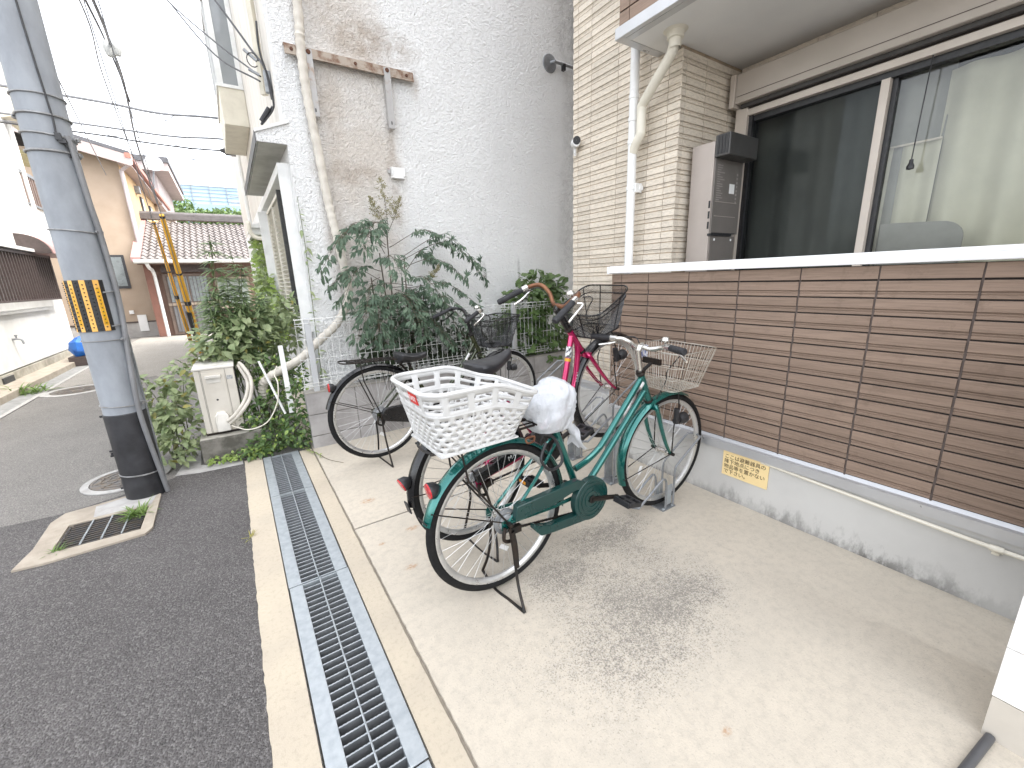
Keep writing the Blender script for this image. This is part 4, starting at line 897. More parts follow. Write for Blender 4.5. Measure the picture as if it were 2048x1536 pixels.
cable([(.1, 5.6, 4.35), (.31, 5, 3.74), (.48, 4.6, 3.26), (.54, 4.35, 3.02), (.555, 4.33, 2.8)], .009, 'black service cable dropping past the bay window', M_WIRE)
ln = thing('cable_joint', 'pale lantern shaped cable joint hanging on the bundle in the sky', 'cable joint', (-.78, 8.4, 4.5))
for dx in (-.035, .045): MB().lathe([(.001, .1), (.035, .09), (.062, .03), (.062, -.03), (.035, -.1), (.001, -.11)], 14, Mx.Translation(V((dx, 0, dx*.3)))).build('shell', mat('joint_grey', (.5, .51, .5), .5), ln)
# ---------------- bicycles ----------------
M_TYRE = mat('tyre_rubber', (.0055, .0055, .006), .75, c2=(.01, .0095, .0095), ns=30, spec=.3)
M_RIM = mat('rim_alloy', (.62, .62, .61), .32, .75, c2=(.5, .5, .49), ns=14)
M_SPOKE = mat('spoke_steel', (.55, .55, .54), .35, .7)
M_CHROME = mat('chrome', (.7, .69, .66), .2, .9, c2=(.6, .585, .55), ns=10)
M_GRIP = mat('grip_rubber', (.012, .012, .014), .65, c2=(.03, .03, .033), ns=40)
M_SADDLE = mat('saddle_vinyl', (.016, .016, .018), .45, c2=(.022, .022, .025), ns=6)
M_BLKP = mat('black_paint', (.005, .005, .006), .25, c2=(.008, .008, .009), ns=8, coat=.2)
M_BSTEEL = mat('black_steel', (.009, .0085, .008), .4, .3, c2=(.025, .016, .011), ns=18)
M_REDL = mat('red_lens', (.5, .02, .025), .15, c2=(.36, .01, .015), ns=60)
def paint(name, c):
    k = NT(name); k.setp(.2, .6, .5, 1.)
    k.col(k.mix(k.ramp(k.noise(k.pos(), 500, 2), .3, .7), c, tuple(x*.78 for x in c))); return k.m
M_GREEN = paint('metallic_green', (.006, .15, .13)); M_GREEND = mat('green_plastic', (.004, .04, .036), .3, c2=(.003, .032, .03), ns=5, coat=.3)
M_MAG = paint('metallic_magenta', (.55, .01, .12)); M_OLIVE = paint('olive_paint', (.03, .04, .01))
M_RUSTB = mat('rusted_bar', (.22, .1, .05), .45, .5, c2=(.13, .055, .03), ns=25)
M_STICK = mat('sticker_white', (.75, .75, .74), .4)
M_PLAST = mat('white_plastic', (.6, .597, .585), .38, c2=(.54, .537, .525), ns=9)
def MBxf(mb, M): mb.v = [tuple(M @ V(p)) for p in mb.v]; return mb
def rrect(w_, d, r, n=96):
    """closed rounded rectangle, w along f, d along l, n points equally spaced by arc length"""
    P = []
    for cx, cy, a0 in ((w_/2-r, d/2-r, 0), (-w_/2+r, d/2-r, PI/2), (-w_/2+r, -d/2+r, PI), (w_/2-r, -d/2+r, 1.5*PI)):
        for i in range(9): a = a0+PI/2*i/8; P.append((cx+r*math.cos(a), cy+r*math.sin(a)))
    P.append(P[0]); L = [0]
    for a, b in zip(P, P[1:]): L.append(L[-1]+math.hypot(b[0]-a[0], b[1]-a[1]))
    out = []; j = 0
    for i in range(n):
        s = L[-1]*i/n
        while L[j+1] < s: j += 1
        t = (s-L[j])/(L[j+1]-L[j]+1e-9); out.append((P[j][0]+(P[j+1][0]-P[j][0])*t, P[j][1]+(P[j+1][1]-P[j][1])*t))
    return out
class Surf:
    """basket wall: bottom and top rounded rectangles, top height as a function of f"""
    def __init__(s, f0b, f1b, wb, zb, f0t, f1t, wt, zt, rb=.04, rt=.06, n=240):
        s.n = n; B = rrect(f1b-f0b, wb, rb, n); T = rrect(f1t-f0t, wt, rt, n)
        s.B = [V(((f0b+f1b)/2+x, y, zb)) for x, y in B]; s.T = [V(((f0t+f1t)/2+x, y, zt((f0t+f1t)/2+x))) for x, y in T]; s.zb = zb
    def p(s, u, t):
        u = (u % 1)*s.n; i = int(u); fr_ = u-i; a, b = i % s.n, (i+1) % s.n
        return s.B[a].lerp(s.B[b], fr_).lerp(s.T[a].lerp(s.T[b], fr_), t)
def net_basket(name, sf, parent, m, cell=.012, rib=True):
    per = sum((sf.T[i]-sf.T[i-1]).length for i in range(sf.n)); N = int(per/cell); mb = MB(); H = (sf.T[0]-sf.B[0]).length
    k = int(round(H/cell))/N
    for i in range(N):
        for sgn in (1, -1): mb.tube([sf.p(i/N+sgn*k*t, t) for t in (0, .2, .4, .6, .8, 1)], .0011, 3, caps=False)
    xs = [v.x for v in sf.B]; ys = [v.y for v in sf.B]; n2 = int((max(xs)-min(xs))/cell)
    for i in range(1, n2):
        x = min(xs)+i*cell; mb.tube([(x, min(ys), sf.zb), (x, max(ys), sf.zb)], .0011, 3, caps=False)
    for i in range(1, int((max(ys)-min(ys))/cell)): y = min(ys)+i*cell; mb.tube([(min(xs), y, sf.zb), (max(xs), y, sf.zb)], .0011, 3, caps=False)
    bk_ = mb.build(name, m, parent)
    rm_ = MB()
    for t in (0, .82, 1): rm_.tube([sf.p(i/72, t) for i in range(72)], .0042 if t != .82 else .003, 6, closed=True)
    if rib:
        for u in (.05, .2, .45, .55, .7, .95): rm_.tube([sf.p(u, t) for t in (0, .5, 1)], .003, 5)
    rm_.build('basket_rim', M_BLKP, bk_); return bk_
def fender(Rf, a0, a1, w_=.058, drop=.016, n=40):
    mb = MB(); vs = []; fs = []; q = (-1, -.85, -.45, 0, .45, .85, 1)
    for i in range(n+1):
        a = a0+(a1-a0)*i/n
        for y in q: r = Rf-drop*abs(y)**2.4; vs.append((r*math.cos(a), y*w_/2, r*math.sin(a)))
    m = len(q)
    for i in range(n):
        for j in range(m-1): fs.append((i*m+j, i*m+j+1, (i+1)*m+j+1, (i+1)*m+j))
    return mb.add(vs, fs)
def bicycle(name, label, R, wb, hub, yaw, pitch, steer, cf):
    f = V((math.cos(yaw)*math.cos(pitch), math.sin(yaw)*math.cos(pitch), math.sin(pitch))); l = V((-math.sin(yaw), math.cos(yaw), 0)); u = f.cross(l)
    root = thing(name, label, 'bicycle', group='bicycles parked on the concrete slab'); o = V(hub)-u*R
    root.matrix_world = Mx(((f.x, l.x, u.x, o.x), (f.y, l.y, u.y, o.y), (f.z, l.z, u.z, o.z), (0, 0, 0, 1)))
    Z = Mx.Translation(V((0, 0, R)))                  # hub height
    FH = V((wb, 0, 0))
    ht0, ht1 = V(cf['head'][0]), V(cf['head'][1]); ax = (ht0-ht1).normalized()
    ST = Z @ Mx.Translation(ht1) @ Mx.Rotation(steer, 4, ax) @ Mx.Translation(-ht1)
    def B(mb, nm, m, parent=root, M=Z, **k): return MBxf(mb, M).build(nm, m, parent, **k)
    # wheels
    def wheel(M, src=None):
        if src is None:
            mb = MB(); rp = [(R-.037, -.009), (R-.033, -.013), (R-.036, -.0135), (R-.047, -.011), (R-.055, -.004), (R-.055, .004), (R-.047, .011), (R-.036, .0135), (R-.033, .013), (R-.037, .009), (R-.037, -.009)]
            mb.lathe(rp, 64, Mx.Rotation(PI/2, 4, 'X')); wh_ = mb.build('wheel', M_RIM, root, ang=30)
            tp = [(R-.019+.019*math.cos(a), .0185*math.sin(a)) for a in [2*PI*i/12 for i in range(13)]]
            MB().lathe(tp, 64, Mx.Rotation(PI/2, 4, 'X')).build('tyre', M_TYRE, wh_)
            MB().lathe([(.001, -.046), (.008, -.046), (.009, -.034), (.022, -.032), (.022, -.028), (.013, -.025), (.013, .025), (.022, .028), (.022, .032), (.009, .034), (.008, .046), (.001, .046)], 18, Mx.Rotation(PI/2, 4, 'X')).build('hub', M_CHROME if not cf.get('dark') else M_GALVD, wh_)
            s0 = MB().tube([(-.019, .03, 0), (0, .028, .014), (R-.05, .002, .0)], .0011, 4).build('spoke', M_SPOKE, wh_, ang=80)
            s0.rotation_euler = (0, 0, 0); 
            for i in range(1, 36):
                c = copy(s0, wh_, (0, 0, 0), (0, 2*PI*i/36, 0), (1, 1 if i % 2 == 0 else -1, 1 if i % 4 < 2 else -1))
            mb = MB(); mb.obox(Mx.Translation(V((R*.5*.8, .02, -R*.5*.7))), .05, .004, .022); mb.build('reflector', mat('clear_reflector', (.75, .75, .74), .15), wh_, bevel=.004)
        else:
            wh_ = copy(src, root)
            for ch in src.children: c = ch.copy(); COL.objects.link(c); c.parent = wh_
        wh_.matrix_local = M; return wh_
    w0 = wheel(Z @ Mx.Rotation(.7, 4, 'Y')); w1 = wheel(ST @ Mx.Translation(FH) @ Mx.Rotation(1.9, 4, 'Y'), w0)
    # frame
    BB, SC = V(cf['bb']), V(cf['sc']); P = cf['paint']; fr_ = MB()
    for pts, r in cf['tubes']: fr_.tube(bez(pts, 8) if len(pts) > 2 else pts, r, 14)
    fr_.tube([ht0, ht1], .0185, 16); fr_.tube([SC+(SC-BB).normalized()*.03, BB], .0165, 14)
    fr_.lathe([(.02, -.036), (.021, .036)], 16, Mx.Translation(BB) @ Mx.Rotation(PI/2, 4, 'X'))
    for s in (-1, 1):
        fr_.tube([SC+V((-.012, s*.02, -.01)), V((SC.x*.5, s*.05, SC.z*.5)), V((0, s*.062, 0))], .0075, 8)
        fr_.tube([BB+V((-.02, s*.03, 0)), BB*.55+V((0, s*.055, 0)), V((0, s*.062, 0))], .0085, 8)
        fr_.obox(Mx.Translation(V((-.005, s*.062, -.005))), .05, .006, .04)
    B(fr_, 'frame', P)
    fk = MB(); cr = ht1+V(cf['crown'])
    for s in (-1, 1): fk.tube(bez([cr+V((-.003, s*.02, .012)), cr+V((.0, s*.045, 0)), cr.lerp(FH, .45)+V((-.012, s*.05, 0)), cr.lerp(FH, .8)+V((-.012, s*.052, -.0)), FH+V((0, s*.052, 0))], 6), [.0125]*8+[.0125-.0045*i/17 for i in range(17)], 10)
    fk.tube([ht1, cr], .016, 12); fk.obox(Mx.Translation(cr+V((0, 0, .008))), .035, .085, .022)
    B(fk, 'fork', P, M=ST)
    # headset, stem, bar
    hd = MB()
    for p, d in ((ht0, ax*.022), (ht1, -ax*.014)): hd.tube([p-d*.2, p+d*.4, p+d*.5, p+d], [.021, .024, .021, .019], 14)
    B(hd, 'headset', cf.get('stem_m', M_CHROME) if not cf.get('hsdark', 1) else M_BSTEEL, M=ST)
    sp = V(cf['stem']); stm = MB().tube([ht0, sp], .0125 if not cf.get('fat') else .018, 14)
    stm.tube([sp-ax*.01, sp+V((.012, 0, .012)), sp+V(cf.get('stem_fwd', (.03, 0, .015)))], [.014, .016, .017], 12); B(stm, 'stem', cf.get('stem_m', M_CHROME), M=ST)
    STB = ST @ Mx.Translation(sp) @ Mx.Rotation(cf.get('bar_turn', 0), 4, ax) @ Mx.Translation(-sp)
    bp = cf['bar']; full = [(x, -y, z) for x, y, z in reversed(bp[1:])]+list(bp); B(MB().tube(bez(full, 8), .0115, 12), 'handlebar', cf['bar_m'], M=STB)
    for s in (-1, 1):
        e, i_ = V(bp[-1]), V(bp[-2]); d = (e-i_).normalized(); q = [i_.lerp(e, .05), i_.lerp(e, .1), e-d*.004, e+d*.003]
        q = [V((p.x, p.y*s, p.z)) for p in q]; B(MB().tube(q, [.0165, .0155, .0165, .012], 14), 'grip', M_GRIP, M=STB)
        c = V((i_.x, i_.y*s, i_.z)); dd = V((d.x, d.y*s, d.z))
        lv = MB(); lv.tube([c-dd*.02, c+dd*.012], .017, 10); lv.tube(bez([c+V((.012, 0, -.012)), c+V((.04, s*.012, -.025)), c+dd*.06+V((.045, s*.0, -.04)), c+dd*.105+V((.035, 0, -.05))], 5), .0058, 8)
        B(lv, 'brake_lever', [M_BLKP] if s > 0 and cf.get('blk_lever') else M_CHROME, M=STB)
        cab = bez([c+V((.025, 0, -.012)), c+V((.12, -s*.03, -.05)), c+V((.16, -s*.13, -.16)), ht1+V((.09, s*.03, .09)), ht1+V((.04, s*.015, -.01))], 8) if s < 0 else bez([c+V((.02, 0, -.01)), c+V((.09, -s*.08, .0)), V((sp.x+.09, .05, sp.z-.1)), ht1+V((-.03, .03, .06)), ht1+V((-.1, .02, -.08))], 8)
        B(MB().tube(cab, .0028, 6), 'brake_cable', M_BLACK, M=ST)
    if cf.get('bell'):
        c = V((bp[-2][0]+.01, -bp[-2][1]+.035, bp[-2][2]+.03)); B(MB().lathe([(.001, .016), (.014, .013), (.021, .003), (.021, -.002), (.008, -.006), (.005, -.02)], 16, Mx.Translation(c)), 'bell', M_CHROME, M=STB)
    # fenders, stays, lights
    a0, a1 = cf['rf']; rfd = B(fender(R+.016, a0, a1), 'rear_fender', cf['fend'])
    b0, b1 = cf['ff']; ffd = B(fender(R+.014, b0, b1), 'front_fender', cf['fend'], M=ST @ Mx.Translation(FH))
    for s in (-1, 1):
        e = V(((R+.008)*math.cos(a1-.16), s*.026, (R+.008)*math.sin(a1-.16))); B(MB().tube([(0, s*.066, 0), e], .0028, 6), 'fender_stay', M_BSTEEL)
        e = V(((R+.008)*math.cos(b1-.12), s*.028, (R+.008)*math.sin(b1-.12))); B(MB().tube([(0, s*.058, 0), e], .0028, 6), 'fender_stay', M_BSTEEL, M=ST @ Mx.Translation(FH))
        B(MB().tube(bez([FH+V((0, s*.06, 0)), FH+V((.0, s*.062, R*.55)), FH+V((.03, s*.06, R*.75)), FH+V((.015, s*.055, R+.06))], 5), .0035, 6), 'basket_stay', M_BLKP, M=ST)
        B(MB().tube([(0, s*.07, 0), (cf['stay_f'], s*.075, R*.75), (cf['stay_f']*1.1, s*.06, cf['rack_z'])], .0042, 8), 'rack_stay', M_BSTEEL)
        axn = MB().lathe([(.001, .014), (.009, .013), (.01, 0), (.01, -.02)], 8, Mx.Rotation(-s*PI/2, 4, 'X')); B(MBxf(axn, Mx.Translation(V((0, s*.078, 0)))), 'axle_nut', M_BSTEEL)
        axn = MB().lathe([(.001, .014), (.009, .013), (.01, 0), (.01, -.02)], 8, Mx.Rotation(-s*PI/2, 4, 'X')); B(MBxf(axn, Mx.Translation(FH+V((0, s*.062, 0)))), 'axle_nut', M_BSTEEL, M=ST)
    la = cf['light_a']; LM = Z @ Mx.Rotation(-la, 4, 'Y') @ Mx.Translation(V((R+.012, 0, 0)))
    rl_ = MB(); rl_.lathe([(.001, 0), (.012, .0), (.026, .014), (.032, .038), (.031, .041)], 18); MBxf(rl_, Mx.Rotation(PI/2, 4, 'Y') @ Mx.Scale(1.0, 4)); MBxf(rl_, Mx.Rotation(rad(-cf.get('light_t', 55)), 4, 'Y'))
    rl2 = MBxf(MBxf(MB().lathe([(.031, .041), (.029, .046), (.001, .048)], 18), Mx.Rotation(PI/2, 4, 'Y')), Mx.Rotation(rad(-cf.get('light_t', 55)), 4, 'Y'))
    hs_ = B(rl_, 'rear_light', M_BLACK, M=LM); B(rl2, 'red_lens', M_REDL, hs_, M=LM)
    hl = V(cf['lamp']); q = MB(); q.lathe([(.001, -.03), (.022, -.028), (.03, -.005), (.031, .02), (.029, .024)], 16, Mx.Translation(hl) @ Mx.Rotation(PI/2, 4, 'Y')); q.tube([hl+V((-.02, -.0, 0)), hl+V((-.06, 0, -.005))], .014, 8); q.tube([hl+V((-.045, 0, -.02)), hl+V((-.045, 0, .06))], .0155, 10)
    hl_ = B(q, 'dynamo_lamp', M_BLACK, M=ST); B(MB().lathe([(.001, .028), (.028, .024)], 16, Mx.Translation(hl) @ Mx.Rotation(PI/2, 4, 'Y')), 'lamp_lens', mat('lamp_lens', (.4, .42, .43), .1), hl_, M=ST)
    # cranks and pedals, chain
    for s, a in ((-1, cf['crank']), (1, cf['crank']+PI)):
        d = V((math.cos(a), 0, math.sin(a))); e = BB+d*.165
        B(MB().tube([BB+V((0, s*.03, 0)), BB+V((0, s*.1, 0))], .019, 12).tube([BB+V((0, s*.09, 0)), e+V((0, s*.105, 0))], [.014, .0105], 10).tube([e+V((0, s*.09, 0)), e+V((0, s*.2, 0))], .0065, 8), 'crank', M_BSTEEL)
        tl_ = cf.get('ptilt', 0.); PM = Z @ Mx.Translation(e+V((0, s*.165, 0))) @ Mx.Rotation(tl_, 4, 'Y'); pd = MB()
        for x in (-.042, .042): pd.obox(Mx.Translation(V((x, 0, 0))), .01, .092, .026)
        for y in (-.044, .0, .044): pd.obox(Mx.Translation(V((0, y, 0))), .08, .011, .02)
        pd.obox(Mx.Translation(V((0, .0, 0))), .026, .09, .022); pd = B(pd, 'pedal', M_BLACK, M=PM, bevel=.002)
        for x in (-.048, .048) if s > 0 else (): B(MB().obox(Mx.Translation(V((x, 0, 0))), .003, .05, .012), 'pedal_reflector', mat('amber', (.75, .3, .02), .3), pd, M=PM, smooth=False)
    for pts, y0, th_, nm in cf['case']: B(MB().prism([(x, y0, z) for x, z in pts], (0, -th_, 0)), nm, cf['case_m'], bevel=.003)
    for rr, dy in cf.get('rings', ()): B(MB().lathe([(rr-.004, 0), (rr-.003, .003), (rr+.003, .003), (rr+.004, 0)], 32, Mx.Translation(BB+V((0, dy, 0))) @ Mx.Rotation(PI/2, 4, 'X')), 'case_ring', cf['case_m'])
    ch = MB()
    for z0, z1 in ((.028, .07), (-.034, -.075)):
        A, C = V((0, -.058, z0)), BB+V((0, -.05, z1)); n = 40
        for i in range(0, n): p = A.lerp(C, (i+.5)/n); ch.obox(Mx.Translation(p), .011, .006 if i % 2 else .008, .008)
    B(ch, 'chain', M_BSTEEL, smooth=False)
    sk = MB().lathe([(.001, .008), (.03, .008), (.038, .004), (.038, -.004), (.03, -.006), (.001, -.006)], 24, Mx.Translation(V((0, -.055, 0))) @ Mx.Rotation(PI/2, 4, 'X')).lathe([(.04, .006), (.055, .004), (.055, -.004), (.04, -.006)], 28, Mx.Translation(V((0, -.045, 0))) @ Mx.Rotation(PI/2, 4, 'X')); B(sk, 'sprocket', M_GALVD)
    B(MB().tube(bez([(-.02, -.07, -.01), (-.03, -.075, -.06), (.005, -.07, -.08), (.02, -.065, -.05)], 5), .008, 8).obox(Mx.Translation(V((.03, -.07, -.035))), .05, .02, .03), 'hub_gear', M_BSTEEL)
    # saddle
    if cf.get('saddle'):
        sd0 = V(cf['saddle']); mb = MB(); vs = []; fs = []; L_s = .25*cf.get('ss', 1)
        for i in range(13):
            t = i/12; x = -.4*L_s+L_s*t; hwid = .085*(1-t)**.75*(1-.55*math.exp(-((1-t)*9)**2)*0)+.014+.02*math.sin(PI*min(1, t*1.4))*(t < .7); hwid *= cf.get('ss', 1)*min(1., .45+ (t*9)**.5) if t < .12 else cf.get('ss', 1)
            top = .03*(1-t*1.3) if t < .3 else .012-.01*math.sin(PI*(t-.3)/.7)
            for j in range(12):
                a = 2*PI*j/12; yy = hwid*math.cos(a); zz = math.sin(a)
                vs.append((sd0.x+x, yy, sd0.z+top+(.014*zz if zz > 0 else .075*zz*(.4+.6*(1-t)))-.01))
        for i in range(12):
            for j in range(12): fs.append((i*12+j, i*12+(j+1) % 12, (i+1)*12+(j+1) % 12, (i+1)*12+j))
        fs += [tuple(range(12))[::-1], tuple(range(144, 156))]
        sad = B(mb.add(vs, fs), 'saddle', M_SADDLE, ang=50); m_ = sad.modifiers.new('sub', 'SUBSURF'); m_.levels = m_.render_levels = 1
        sp2 = MB().tube([SC, (sd0.x-.01, 0, sd0.z-.03)], .0125, 12)
        for s in (-1, 1): sp2.tube(bez([(sd0.x+.11, s*.01, sd0.z-.01), (sd0.x+.02, s*.022, sd0.z-.035), (sd0.x-.07, s*.05, sd0.z-.01)], 5), .0035, 6)
        for s in (-1, 1): sp2.tube([(sd0.x-.075+.012*math.cos(i*.9), s*.045+.012*math.sin(i*.9), sd0.z-.055+i*.0022) for i in range(26)], .003, 5)
        B(sp2, 'seat_post', M_BSTEEL)
    # stand
    for nm, pts, r in cf['stand']: B(MB().tube(bez(pts, 6), r, 8), nm, M_BSTEEL)
    # carrier
    if cf.get('rack'):
        x0, x1, z, w_ = cf['rack']; q = MB()
        q.tube(bez([(x1, -w_*.5, z-.01), (x0+.06, -w_, z), (x0+.01, -w_*.75, z+.002), (x0, 0, z+.003), (x0+.01, w_*.75, z+.002), (x0+.06, w_, z), (x1, w_*.5, z-.01)], 6), .0055, 8)
        for s in (-.4, .4): q.tube([(x1-.02, s*w_, z), (x0+.04, s*w_, z+.003)], .004, 6)
        for i in range(4): x = x0+.06+(x1-x0-.1)*i/3; q.tube([(x, -w_*.9, z), (x, w_*.9, z)], .004, 6)
        q.tube([(x1, -w_*.5, z-.01), (SC.x-.01, -.02, SC.z-.03)], .005, 6).tube([(x1, w_*.5, z-.01), (SC.x-.01, .02, SC.z-.03)], .005, 6)
        B(q, 'carrier', M_BSTEEL)
    return root, B, ST, Z, FH
def arc(c, r, a0, a1, n=14): return [(c[0]+r*math.cos(a0+(a1-a0)*i/n), c[1]+r*math.sin(a0+(a1-a0)*i/n)) for i in range(n+1)]

# green bicycle in front
bbG = (.443, 0, -.035)
case_g = [([(.03, .075), (.02, .012), (.20, .012), (.345, .04), (.372, .035), (.405, .062), (.36, .088), (.33, .085)], -.062, .03, 'chain_case'),
          ([(.135, -.055), (.115, -.04), (.11, -.062), (.15, -.108), (.22, -.118), (.445, -.136), (.43, -.095), (.36, -.084), (.2, -.074)], -.062, .03, 'chain_case'),
          (arc((.443, -.035), .103, 0, 2*PI, 36)[:-1], -.0605, .034, 'chain_guard_disc')]
cfG = dict(bb=bbG, sc=(.318, 0, .285), head=((.868, 0, .472), (.935, 0, .325)), crown=(.018, 0, -.045), paint=M_GREEN, fend=M_GREEN,
  tubes=[([(.425, 0, .088), (.5, 0, .108), (.565, 0, .14), (.62, 0, .185), (.845, 0, .42), (.872, 0, .45)], .0155), ([(.443, 0, -.035), (.53, 0, .01), (.9, 0, .375)], .0165)],
  stem=(.838, 0, .602), bar=[(.868, 0, .612), (.87, .045, .606), (.885, .095, .618), (.878, .14, .632), (.846, .18, .635), (.80, .29, .638)], bar_m=M_CHROME, stem_m=M_CHROME, bell=True,
  rf=(rad(-12), rad(165)), ff=(rad(62), rad(200)), light_a=rad(139), light_t=48, lamp=(1.12, -.075, .205), stay_f=-.17, rack_z=.385, crank=rad(-13), ptilt=.25,
  case=case_g, case_m=M_GREEND, rings=((.04, -.095), (.062, -.095), (.082, -.095)), rack=(-.31, .2, .388, .07), saddle=(.285, 0, .452), ss=.7,
  stand=[('stand_leg', [(-.005, -.082, -.01), (.005, -.088, -.12), (0.0, -.12, -.26), (-.02, -.19, -.335)], .0065), ('stand_leg', [(-.005, .08, -.01), (0, .09, -.15), (-.015, .1, -.25), (-.03, .13, -.335)], .0065), ('stand_foot', [(-.02, -.19, -.333), (-.03, -.1, -.336), (-.045, .0, -.336), (-.03, .13, -.335)], .0065), ('stand_leg', [(.005, -.084, -.03), (.012, -.09, -.1), (.01, -.1, -.19)], .012)])
gb, Bg, STg, Zg, FHg = bicycle('bicycle', 'metallic green bicycle with white plastic rear basket nearest the camera', .33, 1.08, (.791, 1.346, .338), .008, .007, -.05, cfG)
# wire front basket
sf = Surf(.965, 1.185, .25, .385, .935, 1.24, .35, lambda x: .585, .03, .04)
mb = MB(); N = 60
for i in range(N): mb.tube([sf.p(i/N, 0), sf.p(i/N, 1)], .0012, 4)
for t in (.0, .3, .62, 1.): mb.tube([sf.p(i/60, t) for i in range(60)], .0016 if t not in (0., 1.) else .0024, 5, closed=True)
for i in range(1, 12): x = .965+.22*i/12; mb.tube([(x, -.124, .385), (x, .124, .385)], .0013, 4)
for i in range(1, 12): y = -.125+.25*i/12; mb.tube([(.966, y, .385), (1.184, y, .385)], .0013, 4)
fb = Bg(mb, 'front_basket', mat('basket_wire', (.56, .535, .48), .35, .6, c2=(.42, .37, .3), ns=30), M=STg)
Bg(MB().obox(Mx.Translation(V((.945, 0, .53))), .012, .11, .03).beam((.94, 0, .52), (.868, 0, .478), .02, .006), 'basket_bracket', M_BSTEEL, M=STg, smooth=False)
Bg(MB().obox(Mx.Translation(V((.95, .06, .57))), .003, .05, .07), 'basket_tag', mat('tag_print', (.7, .71, .76), .5, c2=(.2, .22, .4), ns=45, lo=.5, hi=.55), M=STg, smooth=False)
# white plastic rear basket
def ztop(x):
    t = min(1, max(0, (x+.12)/.22)); return .632-.065*(t*t*(3-2*t))
sw = Surf(-.29, .012, .285, .398, -.345, .1, .385, ztop, .045, .075, 360)
mb = MB(); per = 1.2
rows = []                                             # (t0, t1, list of (u0,u1) holes)
for r in range(7):
    t0 = .05+r*.083; holes = []; nh = 28; off = .5/nh if r % 2 else 0
    for k in range(nh):
        u0 = (k+.17)/nh+off; u1 = (k+.83)/nh+off; holes.append((u0 % 1, u1 % 1))
    rows.append((t0+.004, t0+.037, holes))
for r in range(2):
    nh = 16; rows.append((.715+r*.115, .715+r*.115+.06, [((k+.13)/nh, (k+.87)/nh) for k in range(nh)]))
def in_hole(u, holes):
    return any((a <= u <= b) if a <= b else (u >= a or u <= b) for a, b in holes)
us = sorted({round(x, 5) for _, _, hs in rows for h in hs for x in (h[0], h[1])}|{i/96 for i in range(96)}); us.append(us[0]+1)
ts = sorted({0., 1., .66, *[x for a, b, _ in rows for x in (a, b)]}); idx = {}
def vid(i, j):
    i %= len(us)-1
    if (i, j) not in idx: idx[(i, j)] = len(mb.v); mb.v.append(tuple(sw.p(us[i], ts[j])))
    return idx[(i, j)]
for j in range(len(ts)-1):
    tm = (ts[j]+ts[j+1])/2; row = next((r for r in rows if r[0]-1e-6 < tm < r[1]+1e-6), None)
    for i in range(len(us)-1):
        um = ((us[i]+us[i+1])/2) % 1
        if row and in_hole(um, row[2]): continue
        mb.f.append((vid(i, j), vid(i+1, j), vid(i+1, j+1), vid(i, j+1))); mb.mi.append(0)
rb = Bg(mb, 'rear_basket', M_PLAST, ang=60); md = rb.modifiers.new('thick', 'SOLIDIFY'); md.thickness = .004; md.offset = 0
q = MB(); n = 90
q.tube([sw.p(i/n, 1.0)+V((0, 0, -.004)) for i in range(n)], .009, 8, closed=True, flat=.9); q.tube([sw.p(i/n, .645)*1.0 for i in range(n)], .0042, 6, closed=True); q.tube([sw.p(i/n, .02) for i in range(n)], .0055, 6, closed=True)
for u in (.13, .37, .63, .87, .155, .345, .655, .845): q.tube([sw.p(u, t) for t in (0, .3, .64)], .0035, 6)
MBq = Bg(q, 'basket_rim', M_PLAST, rb)
q = MB(); gx, gy = 11, 9
for i in range(gx+1): x = -.29+.302*i/gx; q.box(x-.005, x+.005, -.14, .14, .396, .4)
for j in range(gy+1): y = -.14+.28*j/gy; q.box(-.29, .012, y-.005, y+.005, .3975, .4015)
Bg(q, 'basket_floor', M_PLAST, rb, smooth=False)
# red label on the rear left corner facing back and right
pA, pB = sw.p(.565, .86), sw.p(.565, .86)
lu = .60
a_, b_, c_ = sw.p(.628, .80), sw.p(.672, .80), sw.p(.650, .965)
ex = (sw.p(.668, .87)-sw.p(.632, .87)).normalized(); ey = (sw.p(.65, .95)-sw.p(.65, .8)).normalized(); ez = ex.cross(ey).normalized(); ey = ez.cross(ex)
cc_ = sw.p(.462, .87); ex = (sw.p(.475, .87)-sw.p(.449, .87)).normalized(); ey = (sw.p(.462, .95)-sw.p(.462, .8)).normalized(); ez = ex.cross(ey).normalized(); ey = ez.cross(ex)
LMx = Mx(((ex.x, ey.x, ez.x, cc_.x), (ex.y, ey.y, ez.y, cc_.y), (ex.z, ey.z, ez.z, cc_.z), (0, 0, 0, 1)))
rlab = Bg(MBxf(MB().box(-.033, .033, -.02, .02, .003, .006), LMx), 'red_label', mat('label_red', (.62, .025, .02), .4), rb, smooth=False)
tx = text('EASY', rb, (0, 0, 0), (0, 0, 0), .026, M_STICK, 'label_text'); tx.matrix_local = Zg @ LMx @ Mx.Translation(V((-.029, -.009, .0062)))
Bg(MB().tube([(.885, 0, .435), (.856, 0, .405)], .0165, 14), 'tube_sticker', M_STICK)
# cable lock, rear brake
Bg(MB().tube(bez([(.2, -.07, .3), (.15, -.1, .25), (.2, -.1, .19), (.27, -.09, .21), (.26, -.05, .3), (.2, -.03, .33)], 8), .0065, 8), 'cable_lock', M_BLACK)
Bg(MB().tube(bez([(.13, -.075, .325), (.1, -.08, .33), (.1, -.07, .345), (.14, -.07, .345), (.13, -.08, .33)], 6), .0045, 6), 'chain_link', M_RUSTB)
Bg(MB().tube([(-.345*math.cos(.3), -.028, .345*math.sin(.3)), (-.34, .028, .11)], .003, 6), 'stay_clip', M_BSTEEL)
